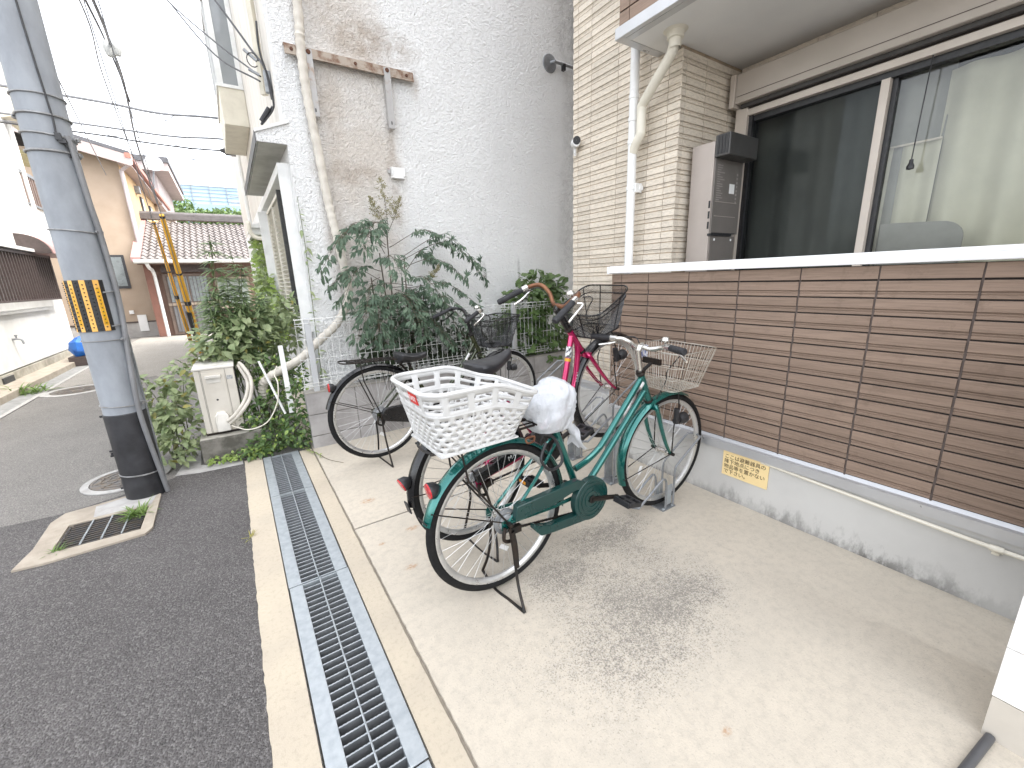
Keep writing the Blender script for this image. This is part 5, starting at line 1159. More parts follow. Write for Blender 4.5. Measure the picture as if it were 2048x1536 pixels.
# plastic bag pulled over the saddle
M_BAG = None
k = NT('thin_plastic'); k.setp(.42, 0, .35); k.col((.8, .82, .85)); tl_ = k.n('BsdfTranslucent'); tl_.inputs['Color'].default_value = (.8, .83, .87, 1); tp = k.n('BsdfTransparent')
m1 = k.n('MixShader'); m1.inputs[0].default_value = .3; k.l(k.b.outputs[0], m1.inputs[1]); k.l(tl_.outputs[0], m1.inputs[2])
m2 = k.n('MixShader'); m2.inputs[0].default_value = .16; k.l(m1.outputs[0], m2.inputs[1]); k.l(tp.outputs[0], m2.inputs[2]); k.l(m2.outputs[0], k.out.inputs['Surface'])
p = k.pos('obj', (1, 1, 1), (.5, .4, .2)); ps = k.pos('obj', (1.6, 1.6, .5), (.6, .3, .9))
h = k.math('ADD', k.math('ABSOLUTE', k.math('SUBTRACT', k.noise(ps, 10, 3, .5, 1.), .5)), k.math('MULTIPLY', k.math('ABSOLUTE', k.math('SUBTRACT', k.noise(p, 24, 3, .5, 1.), .5)), .5))
bn = k.bump(h, .7, .022); k.l(bn, tl_.inputs['Normal']); M_BAG = k.m
bag = thing('plastic_bag', 'crumpled white plastic bag pulled over the green bicycle saddle', 'plastic bag'); bag.matrix_world = gb.matrix_world.copy()
from mathutils import noise as MN
mb = MB(); prof = [(.325, .215, .335, .045), (.335, .18, .37, .075), (.365, .158, .395, .095), (.405, .15, .41, .105), (.45, .152, .412, .105), (.485, .165, .405, .1), (.51, .19, .385, .088), (.53, .23, .35, .065), (.545, .265, .325, .035), (.55, .29, .305, .008)]
na = 64; vs = []; fs = []; PR = []
for i in range(len(prof)-1):
    for q_ in range(4): t = q_/4; PR.append([a+(b-a)*t for a, b in zip(prof[i], prof[i+1])])
PR.append(prof[-1])
for z, f0, f1, hw_ in PR:
    for j in range(na):
        a = 2*PI*j/na; ca, sa = math.cos(a), math.sin(a); c_, hf = (f0+f1)/2, (f1-f0)/2
        p = V((c_+hf*abs(ca)**.8*(1 if ca > 0 else -1), hw_*abs(sa)**.8*(1 if sa > 0 else -1), z))
        d = V((ca, sa, .2)).normalized(); w_ = MN.noise(p*9)*.03+abs(MN.noise(V((p.x*22-p.z*9, p.y*22, p.z*9+p.x*16))))*-.026+MN.noise(p*45)*.005
        vs.append(p+d*w_*min(1, (z-.322)*25+.3))
n = len(PR)
for i in range(n-1):
    for j in range(na): fs.append((i*na+j, i*na+(j+1) % na, (i+1)*na+(j+1) % na, (i+1)*na+j))
fs.append(tuple(range((n-1)*na, n*na)))
Bg(mb.add(vs, fs), 'bag_film', M_BAG, bag, ang=80)
mb = MB(); vs = []; fs = []
for i in range(9):
    t = i/8
    for j in range(6): s = j/5-.5; vs.append((.35+.05*t+.015*math.sin(6*t+j), -.05+s*(.05+.06*t)+.006*math.sin(5*t+2*j), .345-.12*t+.012*math.sin(3*j+2*t)))
for i in range(8):
    for j in range(5): fs.append((i*6+j, i*6+j+1, i*6+7+j, i*6+6+j))
Bg(mb.add(vs, fs), 'loose_tail', M_BAG, bag, ang=80)

# magenta bicycle
bbP = (.44, 0, -.05)
cfP = dict(bb=bbP, sc=(.30, 0, .28), head=((.80, 0, .462), (.868, 0, .318)), crown=(.018, 0, -.04), paint=M_MAG, fend=M_BLKP,
  tubes=[([(.44, 0, .0), (.52, 0, .03), (.62, 0, .1), (.70, 0, .2), (.79, 0, .38), (.815, 0, .435)], .0165), ([(.44, 0, -.05), (.56, 0, -.03), (.67, 0, .04), (.765, 0, .14), (.83, 0, .29), (.845, 0, .365)], .0165)],
  stem=(.735, 0, .6), fat=True, stem_fwd=(.02, 0, .02), bar_turn=-.17, bar=[(.745, 0, .618), (.755, .05, .618), (.775, .11, .665), (.76, .17, .70), (.69, .22, .69), (.54, .265, .648)], bar_m=M_RUSTB, stem_m=M_BLKP, bell=True,
  rf=(rad(-12), rad(172)), ff=(rad(38), rad(206)), light_a=rad(150), light_t=40, lamp=(1.12, -.07, .2), stay_f=-.1, rack_z=.36, crank=rad(7), ptilt=-.1,
  case=[([(-.03, .055), (-.03, .01), (.35, .0), (.42, .05), (.40, .075)], -.062, .03, 'chain_case'), (arc((.44, -.05), .095, 0, 2*PI, 30)[:-1], -.0605, .034, 'chain_guard_disc')], case_m=M_BLKP, saddle=(.235, 0, .50),
  stand=[('stand_leg', [(-.005, -.08, -.01), (0, -.09, -.15), (-.05, -.14, -.3), (-.09, -.17, -.375)], .0065), ('stand_leg', [(-.005, .08, -.01), (0, .09, -.15), (-.05, .12, -.3), (-.09, .13, -.375)], .0065), ('stand_foot', [(-.09, -.17, -.375), (-.1, -.05, -.378), (-.09, .13, -.375)], .0065)])
pb, Bp, STp, Zp, FHp = bicycle('bicycle', 'magenta bicycle with black mesh front basket, raised in the rack behind the green one', .325, 1.06, (.834, 1.655, .388), .10, .234, -.03, cfP)
sf = Surf(.875, 1.09, .24, .395, .84, 1.15, .34, lambda x: .535+.075*max(0, min(1, (x-.84)/.31))**1.4, .04, .06)
def nb(sf, B_, root, M, ST): 
    bk_ = net_basket('front_basket', sf, root, M, .0115)
    bk_.matrix_local = ST; return bk_
nb(sf, Bp, pb, M_BLKP, STp)
Bp(MB().tube([(.784, 0, .372), (.758, 0, .315)], .0172, 14), 'tube_sticker', mat('sticker_mix', (.7, .7, .7), .4, c2=(.05, .05, .06), ns=60, lo=.48, hi=.52))
Bp(MB().tube([(.757, 0, .312), (.75, 0, .297)], .0173, 14), 'tube_sticker', M_YEL2)
for nm, pos_, ang_ in (("MA'", (.79, -.0172, .155), 66), ("MA'", (.16, -.0935, .022), 5)):
    tx = text(nm, pb, (0, 0, 0), (0, 0, 0), .034, M_STICK, 'brand_text'); tx.matrix_local = Zp @ Mx.Translation(V(pos_)) @ Mx.Rotation(rad(-ang_), 4, 'Y') @ Mx.Rotation(PI/2, 4, 'X')
Bp(MB().box(-.345, -.338, -.02, .02, .02, .075), 'reflector_plate', M_BLACK, smooth=False, bevel=.003)

# black olive bicycle by the block wall
bbB = (.45, 0, -.06)
stad = arc((.05, -.005), .05, PI/2+.1, 1.5*PI-.1, 10)+arc((.45, -.05), .1, -PI/2-.05, PI/2+.05, 14)
cfB = dict(bb=bbB, sc=(.28, 0, .27), head=((.80, 0, .5), (.868, 0, .36)), crown=(.018, 0, -.05), paint=M_OLIVE, fend=M_BLKP,
  tubes=[([(.40, 0, .04), (.5, 0, .06), (.6, 0, .13), (.8, 0, .4), (.815, 0, .44)], .015), ([(.45, 0, -.06), (.57, 0, .0), (.84, 0, .37)], .016)],
  stem=(.765, 0, .64), bar=[(.78, 0, .655), (.785, .05, .655), (.80, .12, .69), (.79, .19, .705), (.735, .23, .70), (.60, .275, .635)], bar_m=M_BLKP, stem_m=M_BLKP, bell=True, blk_lever=True,
  rf=(rad(-12), rad(166)), ff=(rad(55), rad(200)), light_a=rad(140), light_t=40, lamp=(1.17, -.06, .2), stay_f=-.1, rack_z=.385, crank=rad(200), case=[(stad, -.058, .035, 'chain_case')], case_m=M_BLKP, saddle=(.255, 0, .395), rack=(-.235, .16, .39, .065),
  stand=[('stand_leg', [(-.005, -.08, -.01), (.01, -.1, -.2), (.03, -.14, -.39)], .0065), ('stand_leg', [(-.005, .08, -.01), (.01, .09, -.2), (.01, .12, -.39)], .0065), ('stand_foot', [(.03, -.14, -.388), (.02, 0, -.39), (.01, .12, -.388)], .0065)])
bb_, Bb, STb, Zb, FHb = bicycle('bicycle', 'black and olive bicycle standing along the block wall at the back', .345, 1.12, (.757, 2.962, .392), .033, -.028, 0, cfB)
nb(Surf(.90, 1.13, .24, .40, .86, 1.2, .34, lambda x: .61+.04*max(0, min(1, (x-.86)/.3)), .04, .06), Bb, bb_, M_BLKP, STb)
Bb(MB().tube([(.735, 0, .305), (.77, 0, .355)], .0158, 14), 'tube_sticker', M_STICK)
Bb(MB().tube([(.755, 0, .26), (.775, 0, .285)], .0172, 14), 'tube_sticker', mat('label_red', (.62, .025, .02), .4))
q = MB()
for i in range(9): a = rad(20+i*8); q.tube([(.12*math.cos(a)+.05, -.05, .12*math.sin(a)+.05), ((.345)*math.cos(a)*.98, -.045, .345*math.sin(a)*.98)], .0014, 4); q.tube([(.11+.025*i, -.05, .08), (.08+.016*i, -.045, .34-.012*i)], .0014, 4)
Bb(q, 'skirt_net', M_BLKP)
Bb(MB().tube(bez([(.33, -.1, -.2), (.25, -.16, -.27), (.24, -.18, -.33), (.32, -.16, -.34), (.42, -.12, -.26), (.4, -.07, -.2)], 8), .007, 8), 'cable_lock', M_BLACK)

# bicycle racks
def rack(x, y, lift, lab):
    t = thing('bicycle_rack', lab, 'bicycle rack', (x, y, 0), group='steel wheel racks bolted to the slab')
    MB().box(-.055, .055, -.05, .05, .001, .008).build('base_plate', M_GALVD, t, smooth=False, bevel=.001)
    for q in ((-.04, -.038), (.04, .038), (-.04, .038), (.04, -.038)): MB().lathe([(.009, .008), (.008, .013), (.001, .014)], 8, Mx.Translation(V((*q, 0)))).build('anchor_bolt', M_GALV, t)
    lo = []
    for s in (-1, 1): pts = [(-.02, s*.036, .008), (-.02, s*.036, .12+lift), (-.025, s*.036, .17+lift), (-.045, s*.036, .195+lift), (-.08, s*.036, .185+lift), (-.235, s*.036, .095+lift), (-.25, s*.03, .088+lift)]; lo.append(pts)
    low = lo[0]+[(-.262, 0, .082+lift)]+lo[1][::-1]; MB().tube(bez(low, 4), .0065, 8).build('low_loop', M_GALVD, t)
    hi = []
    for s in (-1, 1): hi.append([(.042, s*.04, .008), (.042, s*.04, .2+lift), (.046, s*.04, .232+lift), (.065, s*.04, .258+lift), (.245, s*.04, .365+lift), (.262, s*.034, .372+lift)])
    MB().tube(bez(hi[0]+[(.275, 0, .378+lift)]+hi[1][::-1], 4), .0065, 8).build('high_loop', M_GALVD, t)
    for s in (-1, 1): MB().box(-.014, .036, s*.03-.002, s*.03+.002, .02, .14+lift*.6).build('web_plate', M_GALV, t, smooth=False)
rack(1.883, 1.345, 0, 'lower bicycle rack holding the front wheel of the green bicycle')
rack(1.878, 1.735, .26, 'tall bicycle rack holding up the front wheel of the magenta bicycle')
rack(1.93, 2.16, .03, 'empty low bicycle rack behind the magenta bicycle')
rack(1.90, 2.57, .26, 'empty tall bicycle rack between the magenta bicycle and the block wall')
# ---------------- plants ----------------
CAMP = V((0, 0, CAMZ))
def leafmat(name, c, c2, tr=.25, rough=.45):
    k = NT(name); k.setp(rough, 0, .4); p = k.pos()
    oi = k.n('ObjectInfo')
    f = k.math('ADD', k.ramp(k.noise(p, 13, 3, .6), .35, .65, 0, .75), k.ramp(oi.outputs['Random'], 0, 1, 0, .25))
    cc = k.mix(f, c, c2); k.col(cc)
    t = k.n('BsdfTranslucent'); k.l(cc, t.inputs['Color']); m = k.n('MixShader'); m.inputs[0].default_value = tr
    k.l(k.b.outputs[0], m.inputs[1]); k.l(t.outputs[0], m.inputs[2]); k.l(m.outputs[0], k.out.inputs['Surface']); return k.m
M_NAND = leafmat('nandina_leaf', (.05, .09, .055), (.15, .215, .14)); M_SHRUB = leafmat('shrub_leaf', (.06, .11, .035), (.15, .22, .075))
M_WEED = leafmat('weed_leaf', (.16, .22, .095), (.37, .42, .23)); M_TALL = leafmat('tall_weed_leaf', (.1, .165, .07), (.24, .31, .14))
M_VINE = leafmat('vine_leaf', (.05, .1, .035), (.12, .19, .06)); M_LIME = leafmat('creeper_leaf', (.2, .3, .07), (.36, .46, .13))
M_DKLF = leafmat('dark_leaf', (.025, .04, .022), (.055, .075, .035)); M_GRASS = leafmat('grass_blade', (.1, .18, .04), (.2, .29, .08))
M_TWIG = mat('twig_brown', (.11, .085, .055), .8, c2=(.07, .06, .04), ns=40); M_TWIGG = mat('twig_green', (.12, .15, .06), .7, c2=(.09, .11, .05), ns=40)
M_YLEAF = leafmat('yellowed_leaf', (.2, .2, .05), (.34, .3, .09))
M_BERRY = mat('pale_buds', (.3, .27, .13), .7, c2=(.22, .21, .09), ns=60)
SHAPES = {'lance': ((0, .0), (.3, .42), (.62, .36), (1, 0)), 'ovate': ((0, .1), (.3, .5), (.62, .38), (1, 0)), 'linear': ((0, .1), (.3, .5), (.7, .35), (1, 0)), 'spoon': ((0, .06), (.45, .36), (.78, .5), (1, .1))}
def leaf_geo(shape, L, W, curl=.25, fold=.25):
    """leaf along +x, normal +z"""
    pr = SHAPES[shape]; vs = []; fs = []
    for t, w_ in pr:
        z = -curl*L*t*t; vs += [(t*L, -w_*W, z+fold*w_*W), (t*L, 0, z), (t*L, w_*W, z+fold*w_*W)]
    for i in range(len(pr)-1):
        for k in (0, 1): fs.append((i*3+k, i*3+k+1, i*3+4+k, i*3+3+k))
    return vs, fs
def orient(p, d, up):
    d = d.normalized(); y = up.cross(d)
    if y.length < 1e-4: y = d.orthogonal()
    y.normalize(); z = d.cross(y)
    return Mx(((d.x, y.x, z.x, p.x), (d.y, y.y, z.y, p.y), (d.z, y.z, z.z, p.z), (0, 0, 0, 1)))
class Plant:
    def __init__(s, name, label, cat, base, group=None):
        s.root = thing(name, label, cat, base, group=group); s.base = V(base); s.stems = MB(); s.leaves = []; s.rnd = random.Random(sum(map(ord, label)))
    def stem(s, pts, r0, r1, n=5):
        P = bez(pts, n); m = len(P); s.stems.tube([p-s.base for p in P], [r0+(r1-r0)*i/(m-1) for i in range(m)], 5, caps=False); return P
    def leaf(s, p, d, up, L, W): s.leaves.append((V(p), V(d), V(up), L, W))
    def finish(s, shape, m, mtwig, single=60, curl=.25, fold=.25, m2=None, p2=.0):
        if s.stems.v: s.stems.build('stems', mtwig, s.root)
        R = s.rnd; lv = s.leaves; lv.sort(key=lambda q: -q[3]/(q[0]-CAMP).length+.0*R.random()); k = min(single, len(lv))
        pick = lv[:k] if k < len(lv) else lv
        rest = lv[k:]
        if pick:
            vs, fs = leaf_geo(shape, 1, .5, curl, fold); src = None
            for p, d, up, L, W in pick:
                M = orient(p-s.base, d, up) @ Mx.Diagonal((L, W*2, L, 1))
                if src is None: src = MB().add(vs, fs).build('leaf', m, s.root); src.matrix_local = M
                else: c = src.copy(); COL.objects.link(c); c.parent = s.root; c.matrix_local = M
        if rest:
            mb = MB()
            for p, d, up, L, W in rest:
                M = orient(p-s.base, d, up); vs, fs = leaf_geo(shape, L, W, curl*R.uniform(.5, 1.6), fold)
                mb.cur = 1 if m2 and R.random() < p2 else 0
                mb.add([M @ V(q) for q in vs], fs)
            mb.build('foliage', [m, m2] if m2 else m, s.root, kind='stuff')
        return s.root
def rdir(R, z0=-1, z1=1):
    a = R.uniform(0, 2*PI); z = R.uniform(z0, z1); q = math.sqrt(max(0, 1-z*z)); return V((q*math.cos(a), q*math.sin(a), z))

# nandina in front of the stucco wall: compound drooping fronds
nd = Plant('nandina_shrub', 'tall dark green nandina shrub with drooping fronds and a pale flower panicle', 'shrub', (1.2, 3.79, .1)); R = nd.rnd
def frond(P, tgt, droop, n=7, Ls=.056):
    P, tgt = V(P), V(tgt); mid = P.lerp(tgt, .55)+V((0, 0, droop)); pts = nd.stem([P, mid, tgt], .0035, .0012, 8); L = len(pts)
    for i in range(1, n+1):
        q = pts[min(L-1, int(L*(.22+.78*i/n)))]; ax_ = (pts[min(L-1, int(L*(.22+.78*i/n))+1)]-pts[max(0, int(L*(.22+.78*i/n))-1)]).normalized()
        for s in (-1, 1):
            side = ax_.cross(V((0, 0, 1))).normalized()*s; pl = R.uniform(.06, .15)*(1-.45*i/n); dr = (side*.8+ax_*.55+V((0, 0, R.uniform(-.35, .15)))).normalized()
            e = q+dr*pl; nd.stem([q, q+dr*pl*.55+V((0, 0, .008)), e], .0012, .0008, 3)
            for b_, f_ in ((e, dr), (q+dr*pl*.55, None), (q+dr*pl*.85, None)):
                if f_ is not None: D = [(dr+V((0, 0, -.4))), (dr*.6+side.cross(dr)*.5+V((0, 0, -.3)))]
                else: D = [(ax_*.9+dr*.3+V((0, 0, -.4))), (-ax_*.5+dr*.7+V((0, 0, -.4)))]
                for d in D: L_ = Ls*R.uniform(.7, 1.2); nd.leaf(b_, d+rdir(R)*.25, V((0, -.7, 1))+rdir(R)*.35, L_, L_*.36)
    e = pts[-1]
    for d in ((ax_+V((0, 0, -.9))), (ax_*.5+ax_.cross(V((0, 0, 1)))*.7+V((0, 0, -.7))), (ax_*.5-ax_.cross(V((0, 0, 1)))*.7+V((0, 0, -.7)))): nd.leaf(e, d, V((0, -.6, 1)), Ls, Ls*.36)
trunks = []
for x0, xt, zt_, yt in ((1.15, 1.22, 1.72, 3.78), (1.22, 1.12, 1.55, 3.72), (1.28, 1.36, 1.5, 3.8), (1.1, 1.02, 1.35, 3.7), (1.3, 1.5, 1.25, 3.72), (1.2, 1.3, 1.1, 3.66)):
    trunks.append(nd.stem([(x0, 3.79, .1), ((x0+xt)/2+R.uniform(-.03, .03), 3.78, zt_*.55), (xt, yt, zt_)], .011, .005, 8))
T = [((1.2, 3.78, 1.62), (.78, 3.62, 1.62), .17), ((1.2, 3.78, 1.6), (.62, 3.6, 1.42), .22), ((1.18, 3.77, 1.55), (.92, 3.45, 1.55), .16), ((1.23, 3.78, 1.6), (1.75, 3.6, 1.62), .13), ((1.3, 3.79, 1.5), (2.05, 3.62, 1.42), .24), ((1.3, 3.79, 1.48), (2.15, 3.7, 1.3), .26),
     ((1.3, 3.78, 1.42), (1.8, 3.45, 1.3), .14), ((1.12, 3.72, 1.4), (.72, 3.5, 1.15), .16), ((1.1, 3.72, 1.35), (.85, 3.38, 1.02), .12), ((1.12, 3.72, 1.45), (1.15, 3.3, 1.35), .12), ((1.3, 3.75, 1.3), (1.5, 3.3, 1.15), .12), ((1.35, 3.75, 1.25), (1.95, 3.5, 1.05), .13),
     ((1.1, 3.72, 1.2), (.95, 3.4, .92), .1), ((1.3, 3.7, 1.15), (1.75, 3.35, .9), .12), ((1.2, 3.7, 1.2), (1.25, 3.28, .98), .1), ((1.15, 3.75, 1.3), (.68, 3.72, 1.28), .14), ((1.36, 3.78, 1.4), (1.62, 3.75, 1.5), .1), ((1.05, 3.7, 1.1), (.78, 3.45, .85), .1), ((1.22, 3.78, 1.7), (1.02, 3.55, 1.72), .08), ((1.35, 3.72, 1.2), (1.9, 3.4, .88), .12)]
for a_, b_, c_ in T: frond(a_, b_, c_, 10)
for i in range(24): frond((1.22+R.uniform(-.1, .2), 3.74, R.uniform(.8, 1.3)), (1.25+R.uniform(-.45, .6), R.uniform(3.38, 3.7), R.uniform(.7, 1.2)), .08, 6, .055)
# flower panicles
pan = MB()
def panicle(base, tip, w_):
    base, tip = V(base), V(tip); P = nd.stem([base, base.lerp(tip, .5)+V((.012, 0, 0)), tip], .003, .001, 8)
    for i in range(26):
        t = .3+.7*i/26; q = base.lerp(tip, t); L = w_*(1.05-t)*R.uniform(.5, 1.1); d = (rdir(R, .1, .7)); e = q+d*L; nd.stem([q, e], .0009, .0006, 1)
        for j in range(14): c = q.lerp(e, R.uniform(.25, 1.05))+rdir(R)*.012; s = R.uniform(.0028, .005); pan.obox(Mx.Translation(c-nd.base) @ Mx.Rotation(R.uniform(0, 3), 4, 'X') @ Mx.Rotation(R.uniform(0, 3), 4, 'Z'), s, s, s*1.5)
panicle((1.235, 3.78, 1.72), (1.2, 3.75, 2.16), .2); panicle((1.22, 3.78, 1.74), (1.09, 3.74, 2.0), .13); panicle((1.24, 3.78, 1.74), (1.36, 3.75, 2.02), .13); panicle((1.5, 3.7, 1.25), (1.62, 3.6, 1.45), .1)
nd.finish('lance', M_NAND, M_TWIG, 240, .3, .3)
pan.build('flower_panicle', M_BERRY, nd.root, kind='stuff')
def bush(name, label, cat, base, blobs, n, L, W, shape, m, single, tw=M_TWIGG, up_bias=.5, stems=8, m2=None, p2=0, group=None, inner=.35):
    """leaves through several ellipsoid clumps, on stems rising from the base"""
    P = Plant(name, label, cat, base, group); R = P.rnd; wsum = [b[3]*b[4]*b[5] for b in blobs]; tot = sum(w_**.7 for w_ in wsum)
    for b, w_ in zip(blobs, wsum):
        c, r = V(b[:3]), V(b[3:6])
        for i in range(max(1, int(stems*(w_**.7)/tot+.5))):
            d = rdir(R, -.1, 1); e = c+V((d.x*r.x*.8, d.y*r.y*.8, d.z*r.z*.8)); s0 = V(base)+V((R.uniform(-.08, .08), R.uniform(-.05, .05), 0)); Q = P.stem([s0, s0.lerp(e, .5)+V((R.uniform(-.05, .05), 0, .05)), e], .005, .0012, 5)
        for i in range(int(n*(w_**.7)/tot)):
            d = rdir(R); rr = (inner+(1-inner)*R.random()**.5); p = c+V((d.x*r.x, d.y*r.y, d.z*r.z))*rr
            if p.z < .01: p.z = .01+R.random()*.05
            out = V((d.x, d.y, 0))*.9+rdir(R)*.7+V((0, 0, R.uniform(-.5, .3))); l_ = L*R.uniform(.55, 1.2)
            P.leaf(p, out, V((-.1, -.45, 1))*(up_bias+.4)+rdir(R)*.5+d*.35, l_, l_*W*1.45)
    P.finish(shape, m, tw, single, .2, .22, m2, p2); return P
# dark weeds under the nandina behind the fence
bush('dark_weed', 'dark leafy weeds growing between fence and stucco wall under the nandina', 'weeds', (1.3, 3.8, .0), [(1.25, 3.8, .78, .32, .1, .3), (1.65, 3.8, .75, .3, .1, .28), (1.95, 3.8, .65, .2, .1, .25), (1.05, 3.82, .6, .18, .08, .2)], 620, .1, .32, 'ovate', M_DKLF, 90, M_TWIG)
bush('broadleaf_shrub', 'bright broad-leaved shrub behind the fence beside the tiled corner', 'shrub', (2.75, 3.82, .1), [(2.7, 3.74, 1.0, .32, .15, .28), (2.95, 3.72, .85, .28, .15, .42), (2.6, 3.72, .66, .26, .14, .25), (2.8, 3.76, 1.26, .2, .1, .14), (2.95, 3.7, .55, .25, .14, .22), (2.45, 3.74, .82, .16, .1, .2), (3.0, 3.72, 1.2, .15, .1, .12)], 1250, .1, .4, 'spoon', M_SHRUB, 240, M_TWIGG, .7, 14)
# weeds left of and behind the air conditioner
bush('leafy_weed', 'broad-leaved green weed bush between the pole and the air conditioner', 'weeds', (-.5, 4.05, 0), [(-.56, 4.02, .45, .15, .14, .2), (-.47, 3.95, .3, .14, .13, .26), (-.62, 4.1, .3, .12, .15, .22), (-.42, 4.15, .62, .13, .15, .14), (-.55, 3.85, .16, .14, .1, .14), (-.68, 4.05, .6, .07, .1, .1)], 700, .075, .36, 'ovate', M_WEED, 220, M_TWIGG, .8, 14, M_YLEAF, .12)
bush('leafy_weed', 'pale green weed mass leaning over the top of the air conditioner', 'weeds', (.1, 4.35, .0), [(-.12, 4.25, .88, .22, .25, .16), (.1, 4.3, .95, .25, .22, .2), (.3, 4.45, .9, .22, .2, .25), (.0, 4.15, .74, .16, .12, .08), (.36, 4.25, 1.12, .13, .15, .16), (-.02, 4.35, 1.12, .14, .14, .14), (.15, 4.5, .6, .25, .2, .25), (-.25, 4.2, .8, .12, .14, .08)], 1200, .08, .36, 'ovate', M_WEED, 230, M_TWIGG, .9, 22, M_YLEAF, .05)
bush('vine_cover', 'dark green creeping vine covering the ground between drain end and block wall', 'vine', (.2, 3.85, 0), [(.12, 3.72, .1, .2, .1, .12), (.3, 3.68, .16, .14, .1, .17), (.33, 3.75, .4, .08, .1, .2), (.1, 3.85, .3, .2, .12, .16), (-.05, 3.68, .05, .12, .06, .05), (.25, 4.0, .55, .2, .15, .2)], 1500, .045, .42, 'ovate', M_VINE, 200, M_TWIGG, .9, 18, M_LIME, .14)
tw = Plant('tall_weed', 'tall narrow-leaved weed with two feathery stems behind the air conditioner', 'weeds', (-.05, 4.5, .1)); R = tw.rnd
for bx, tx_, tz, w_ in ((-.1, -.06, 1.72, 1.), (.04, .12, 1.5, .85), (-.04, .0, 1.4, .8), (.16, .24, 1.28, .7), (-.16, -.14, 1.3, .7), (.1, .06, 1.6, .6)):
    P = tw.stem([(bx, 4.3, .1), (bx, 4.28, .9), (tx_, 4.24, tz)], .006, .002, 12); m = len(P)
    for i in range(int(420*w_)):
        t = .38+.62*R.random(); q = P[min(m-1, int(t*(m-1)))]; d = rdir(R, .0, .4); L = (.15*w_*(1.25-t)+.05)*R.uniform(.7, 1.2)
        tw.leaf(q, d+V((0, 0, .25)), V((0, -.5, 1)), L, L*.11)
tw.finish('linear', M_TALL, M_TWIGG, 160, .75, .1)
bush('wall_creeper', 'bright lime creeper climbing the facade of the stucco building', 'creeper', (.5, 6.8, 0), [(.47, 7.4, 1.85, .08, .4, .25), (.45, 7.0, 1.55, .1, .5, .3), (.42, 6.6, 1.25, .12, .5, .3), (.4, 6.0, 1.0, .14, .4, .25), (.36, 5.5, .85, .16, .4, .25)], 1500, .09, .42, 'ovate', M_LIME, 60, M_TWIGG, .5, 12, M_WEED, .35)
iv = Plant('ivy_strand', 'thin ivy strand hanging down the corner edge of the stucco building', 'ivy', (.57, 3.97, .5)); R = iv.rnd
P = iv.stem([(.56, 3.97, .5), (.57, 3.965, 1.0), (.585, 3.965, 1.6), (.58, 3.965, 2.0)], .004, .002, 10)
for i in range(34):
    q = P[int((i+1)/36*(len(P)-1))]
    q = q+V((R.uniform(-.012, .012), -.005, R.uniform(-.02, .02)))
    if R.random() < .25: continue
    for s in (R.choice((-1, 1)),): d = V((s*R.uniform(.1, 1), -.5, R.uniform(-.9, .3))); L = R.uniform(.03, .085); iv.leaf(q, d, V((0, -.7, 1)), L, L*.36)
iv.finish('ovate', M_WEED, M_TWIGG, 60)
# small plants by the grates
def tuft(label, c, r, n, L, m=M_GRASS):
    P = Plant('grass_tuft', label, 'grass', c); R = P.rnd
    for i in range(n):
        d = rdir(R, .15, .9); q = V(c)+V((R.uniform(-r, r), R.uniform(-r, r), 0)); l_ = L*R.uniform(.5, 1.2); P.leaf(q, d, V((0, 0, 1)), l_, l_*.09)
    P.finish('linear', m, M_TWIGG, 90, .35, .1)
tuft('green grass tuft growing out of the catch basin grate', (-.69, 3.16, -.01), .04, 170, .088)
tuft('tiny grass sprig at the near left corner of the catch basin', (-.985, 2.93, -.01), .02, 40, .06)
tuft('small weed growing at the kerb strip edge', (-.125, 2.45, -.008), .012, 14, .06, M_YLEAF)
tuft('weeds growing in the gutter by the white house', (-2.5, 8.3, 0), .15, 80, .2)
bush('row_weeds', 'low weeds at the foot of the air conditioner slab', 'weeds', (-.2, 3.74, 0), [(-.28, 3.72, .03, .08, .03, .04), (-.12, 3.71, .04, .1, .03, .04), (.0, 3.7, .04, .08, .04, .05)], 160, .035, .4, 'ovate', M_LIME, 40, M_TWIGG, 1., 6)
st_ = Plant('fallen_twig', 'dry vine twig lying on the slab beside the drain end', 'twig', (.36, 3.35, .01)); R = st_.rnd
P = st_.stem([(.3, 3.6, .02), (.37, 3.42, .012), (.42, 3.25, .01), (.5, 3.12, .008)], .003, .0015, 8)
for i in range(16): q = P[R.randrange(len(P)//2)]; st_.leaf(q, rdir(R, 0, .4), V((0, 0, 1)), .035, .013)
st_.finish('ovate', M_LIME, M_TWIG, 20)
# trees behind the tiled house
for nm, lab, c, r in (('far_tree', 'green tree crown showing left above the tiled ridge', (-3.0, 32, 0), (2.4, 2, 1.4)), ('far_tree', 'lower green tree crown right above the tiled ridge', (.6, 33, 0), (2.4, 2, .8))):
    P = Plant(nm, lab, 'tree', c); R = P.rnd; h = 5.2 if r[2] > 1 else 4.9
    P.stem([c, (c[0], c[1], h*.6), (c[0]+.2, c[1], h)], .15, .06)
    for i in range(2600):
        d = rdir(R); b = R.choice(((0, 0, 0), (.6, 0, -.3), (-.7, 0, .1), (.2, 0, .3))); q = V((c[0]+b[0]*r[0]+d.x*r[0]*.6, c[1]+d.y*r[1], h+.3+b[2]*r[2]+d.z*r[2]*.7)); P.leaf(q, rdir(R), rdir(R)+V((0, 0, 1)), .3*R.uniform(.6, 1.3), .1)
    P.finish('ovate', M_SHRUB, M_TWIG, 0)

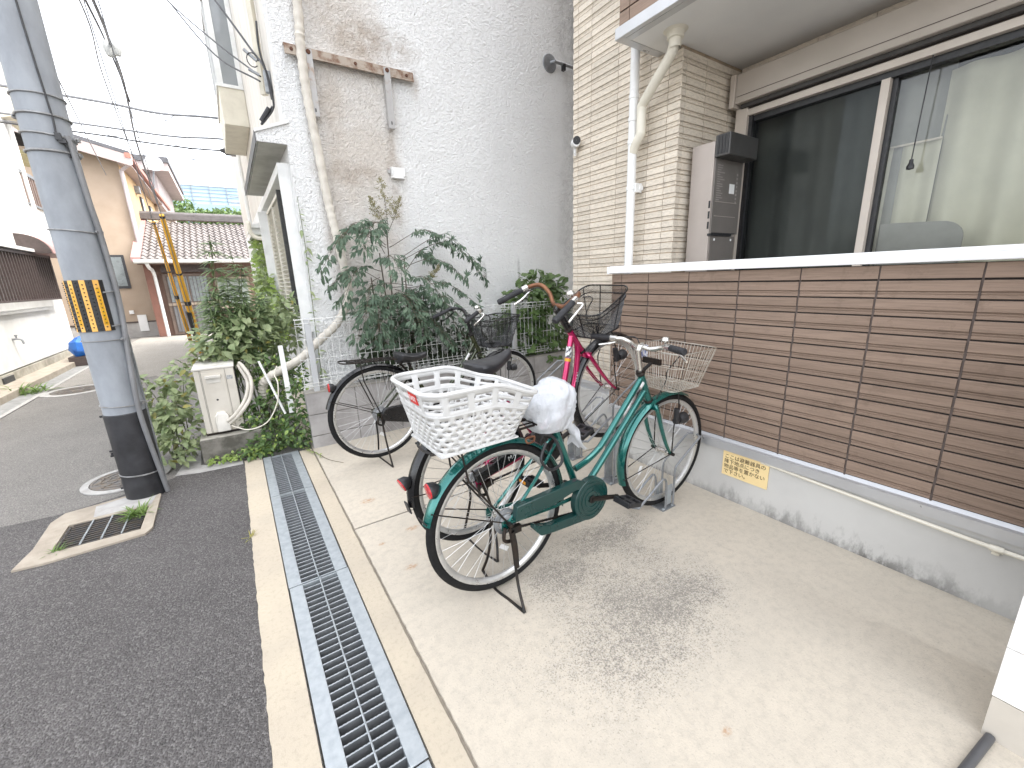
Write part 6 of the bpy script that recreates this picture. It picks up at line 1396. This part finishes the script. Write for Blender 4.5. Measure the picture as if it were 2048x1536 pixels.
# ---------------- air conditioner on its slab ----------------
pad = thing('concrete_pad', 'mossy concrete pad under the outdoor air conditioner unit', 'concrete block', (-.38, 3.78, 0))
MB().box(0, .42, 0, .34, -.03, .185).build('pad', mat('mossy_pad', (.22, .205, .18), .95, c2=(.09, .085, .07), ns=7, lo=.4, hi=.6, bump=.5, bs=60), pad, smooth=False, bevel=.012)
MB().box(.006, .414, .006, .334, .1852, .19).build('pad_top', mat('pad_top', (.42, .4, .35), .95, c2=(.16, .15, .125), ns=11, lo=.5, hi=.7), pad, smooth=False)
M_AC = mat('ac_casing', (.62, .58, .51), .5, c2=(.55, .51, .44), ns=6)
ac = thing('air_conditioner', 'beige outdoor air conditioner unit standing on the mossy pad among weeds', 'air conditioner', (-.33, 3.86, .19))
MB().box(0, .255, 0, .62, .02, .52).build('casing', M_AC, ac, smooth=False, bevel=.006)
MB().box(-.006, .262, -.008, .63, .52, .54).build('lid', mat('ac_lid', (.72, .69, .63), .4), ac, smooth=False, bevel=.006)
MB().box(.0, .25, .01, .6, -.0, .02).build('feet', M_BSTEEL, ac, smooth=False)
sp_ = MB().box(.045, .19, -.005, .0, .03, .5).build('side_panel', M_AC, ac, smooth=False, bevel=.002)
for x in (.035, .042, .195): MB().box(x, x+.003, -.002, -.0004, .02, .52).build('seam', mat('seam_grey', (.25, .23, .2), .7), ac, smooth=False)
MB().box(.065, .165, -.03, -.004, .455, .475).box(.07, .16, -.008, -.004, .415, .455).build('handle', mat('ac_lid', (.72, .69, .63), .4), ac, smooth=False, bevel=.004)
MB().lathe([(.001, .002), (.007, .001), (.008, 0)], 8, Mx.Translation(V((.115, -.0055, .28))) @ Mx.Rotation(PI/2, 4, 'X')).build('screw', M_BLACK, ac)
MB().prism([(.075, -.045, .03), (.165, -.045, .03), (.165, -.045, .15), (.145, -.03, .185), (.095, -.03, .185), (.075, -.045, .15)], (0, .042, 0)).build('valve_cover', mat('ac_lid', (.72, .69, .63), .4), ac, smooth=False, bevel=.008)
MB().box(.2, .24, -.002, 0, .43, .46).build('label', mat('label_grey', (.5, .5, .5), .5, c2=(.2, .2, .2), ns=90), ac, smooth=False)
mb = MB()
for i in range(16): mb.box(.2555, .257, .05, .58, .06+i*.028, .066+i*.028)
for i in range(14): mb.box(.2555, .258, .05+i*.04, .054+i*.04, .04, .5)
mb.build('coil_grille', M_BLACK, ac, smooth=False)
for a, b in (((-.18, 3.81, .3), 0), ((-.165, 3.81, .28), .03)):
    P = bez([a, (a[0]+.06, 3.78, .35+b), (-.04, 3.8, .45+b), (.0, 3.84, .57), (-.03, 3.9, .68), (-.04, 3.96, .7)] if not b else [a, (-.08, 3.77, .36), (-.0, 3.78, .47), (.025, 3.82, .6), (-.01, 3.88, .7), (-.03, 3.95, .72)], 8)
    tag(MB().tube(P, .0135, 10).build('taped_hose', M_HOSE), ('inner' if not b else 'outer')+' of two taped hoses curving into the air conditioner valve cover', 'hose')
tag(MB().tube(bez([(-.16, 3.8, .26), (-.05, 3.74, .22), (.08, 3.72, .26), (.17, 3.72, .4), (.2, 3.74, .55), (.19, 3.8, .62), (.22, 3.82, .68)], 8), .0045, 6).build('thin_cable', M_PIPE2), 'thin pale cable looping from the air conditioner to the pipe', 'cable')
tag(MB().prism([(.245, 3.72, .3), (.285, 3.72, .3), (.278, 3.73, .85), (.245, 3.73, .85)], (0, .02, 0)).build('white_board', M_WHITE, smooth=False), 'white board stake standing in the vines beside the fence end', 'stake')
tag(MB().beam((.1, 3.8, .74), (.215, 3.72, .3), .012, .012).build('white_stick', M_WHITE, smooth=False), 'thin white stick leaning in the weeds', 'stick')
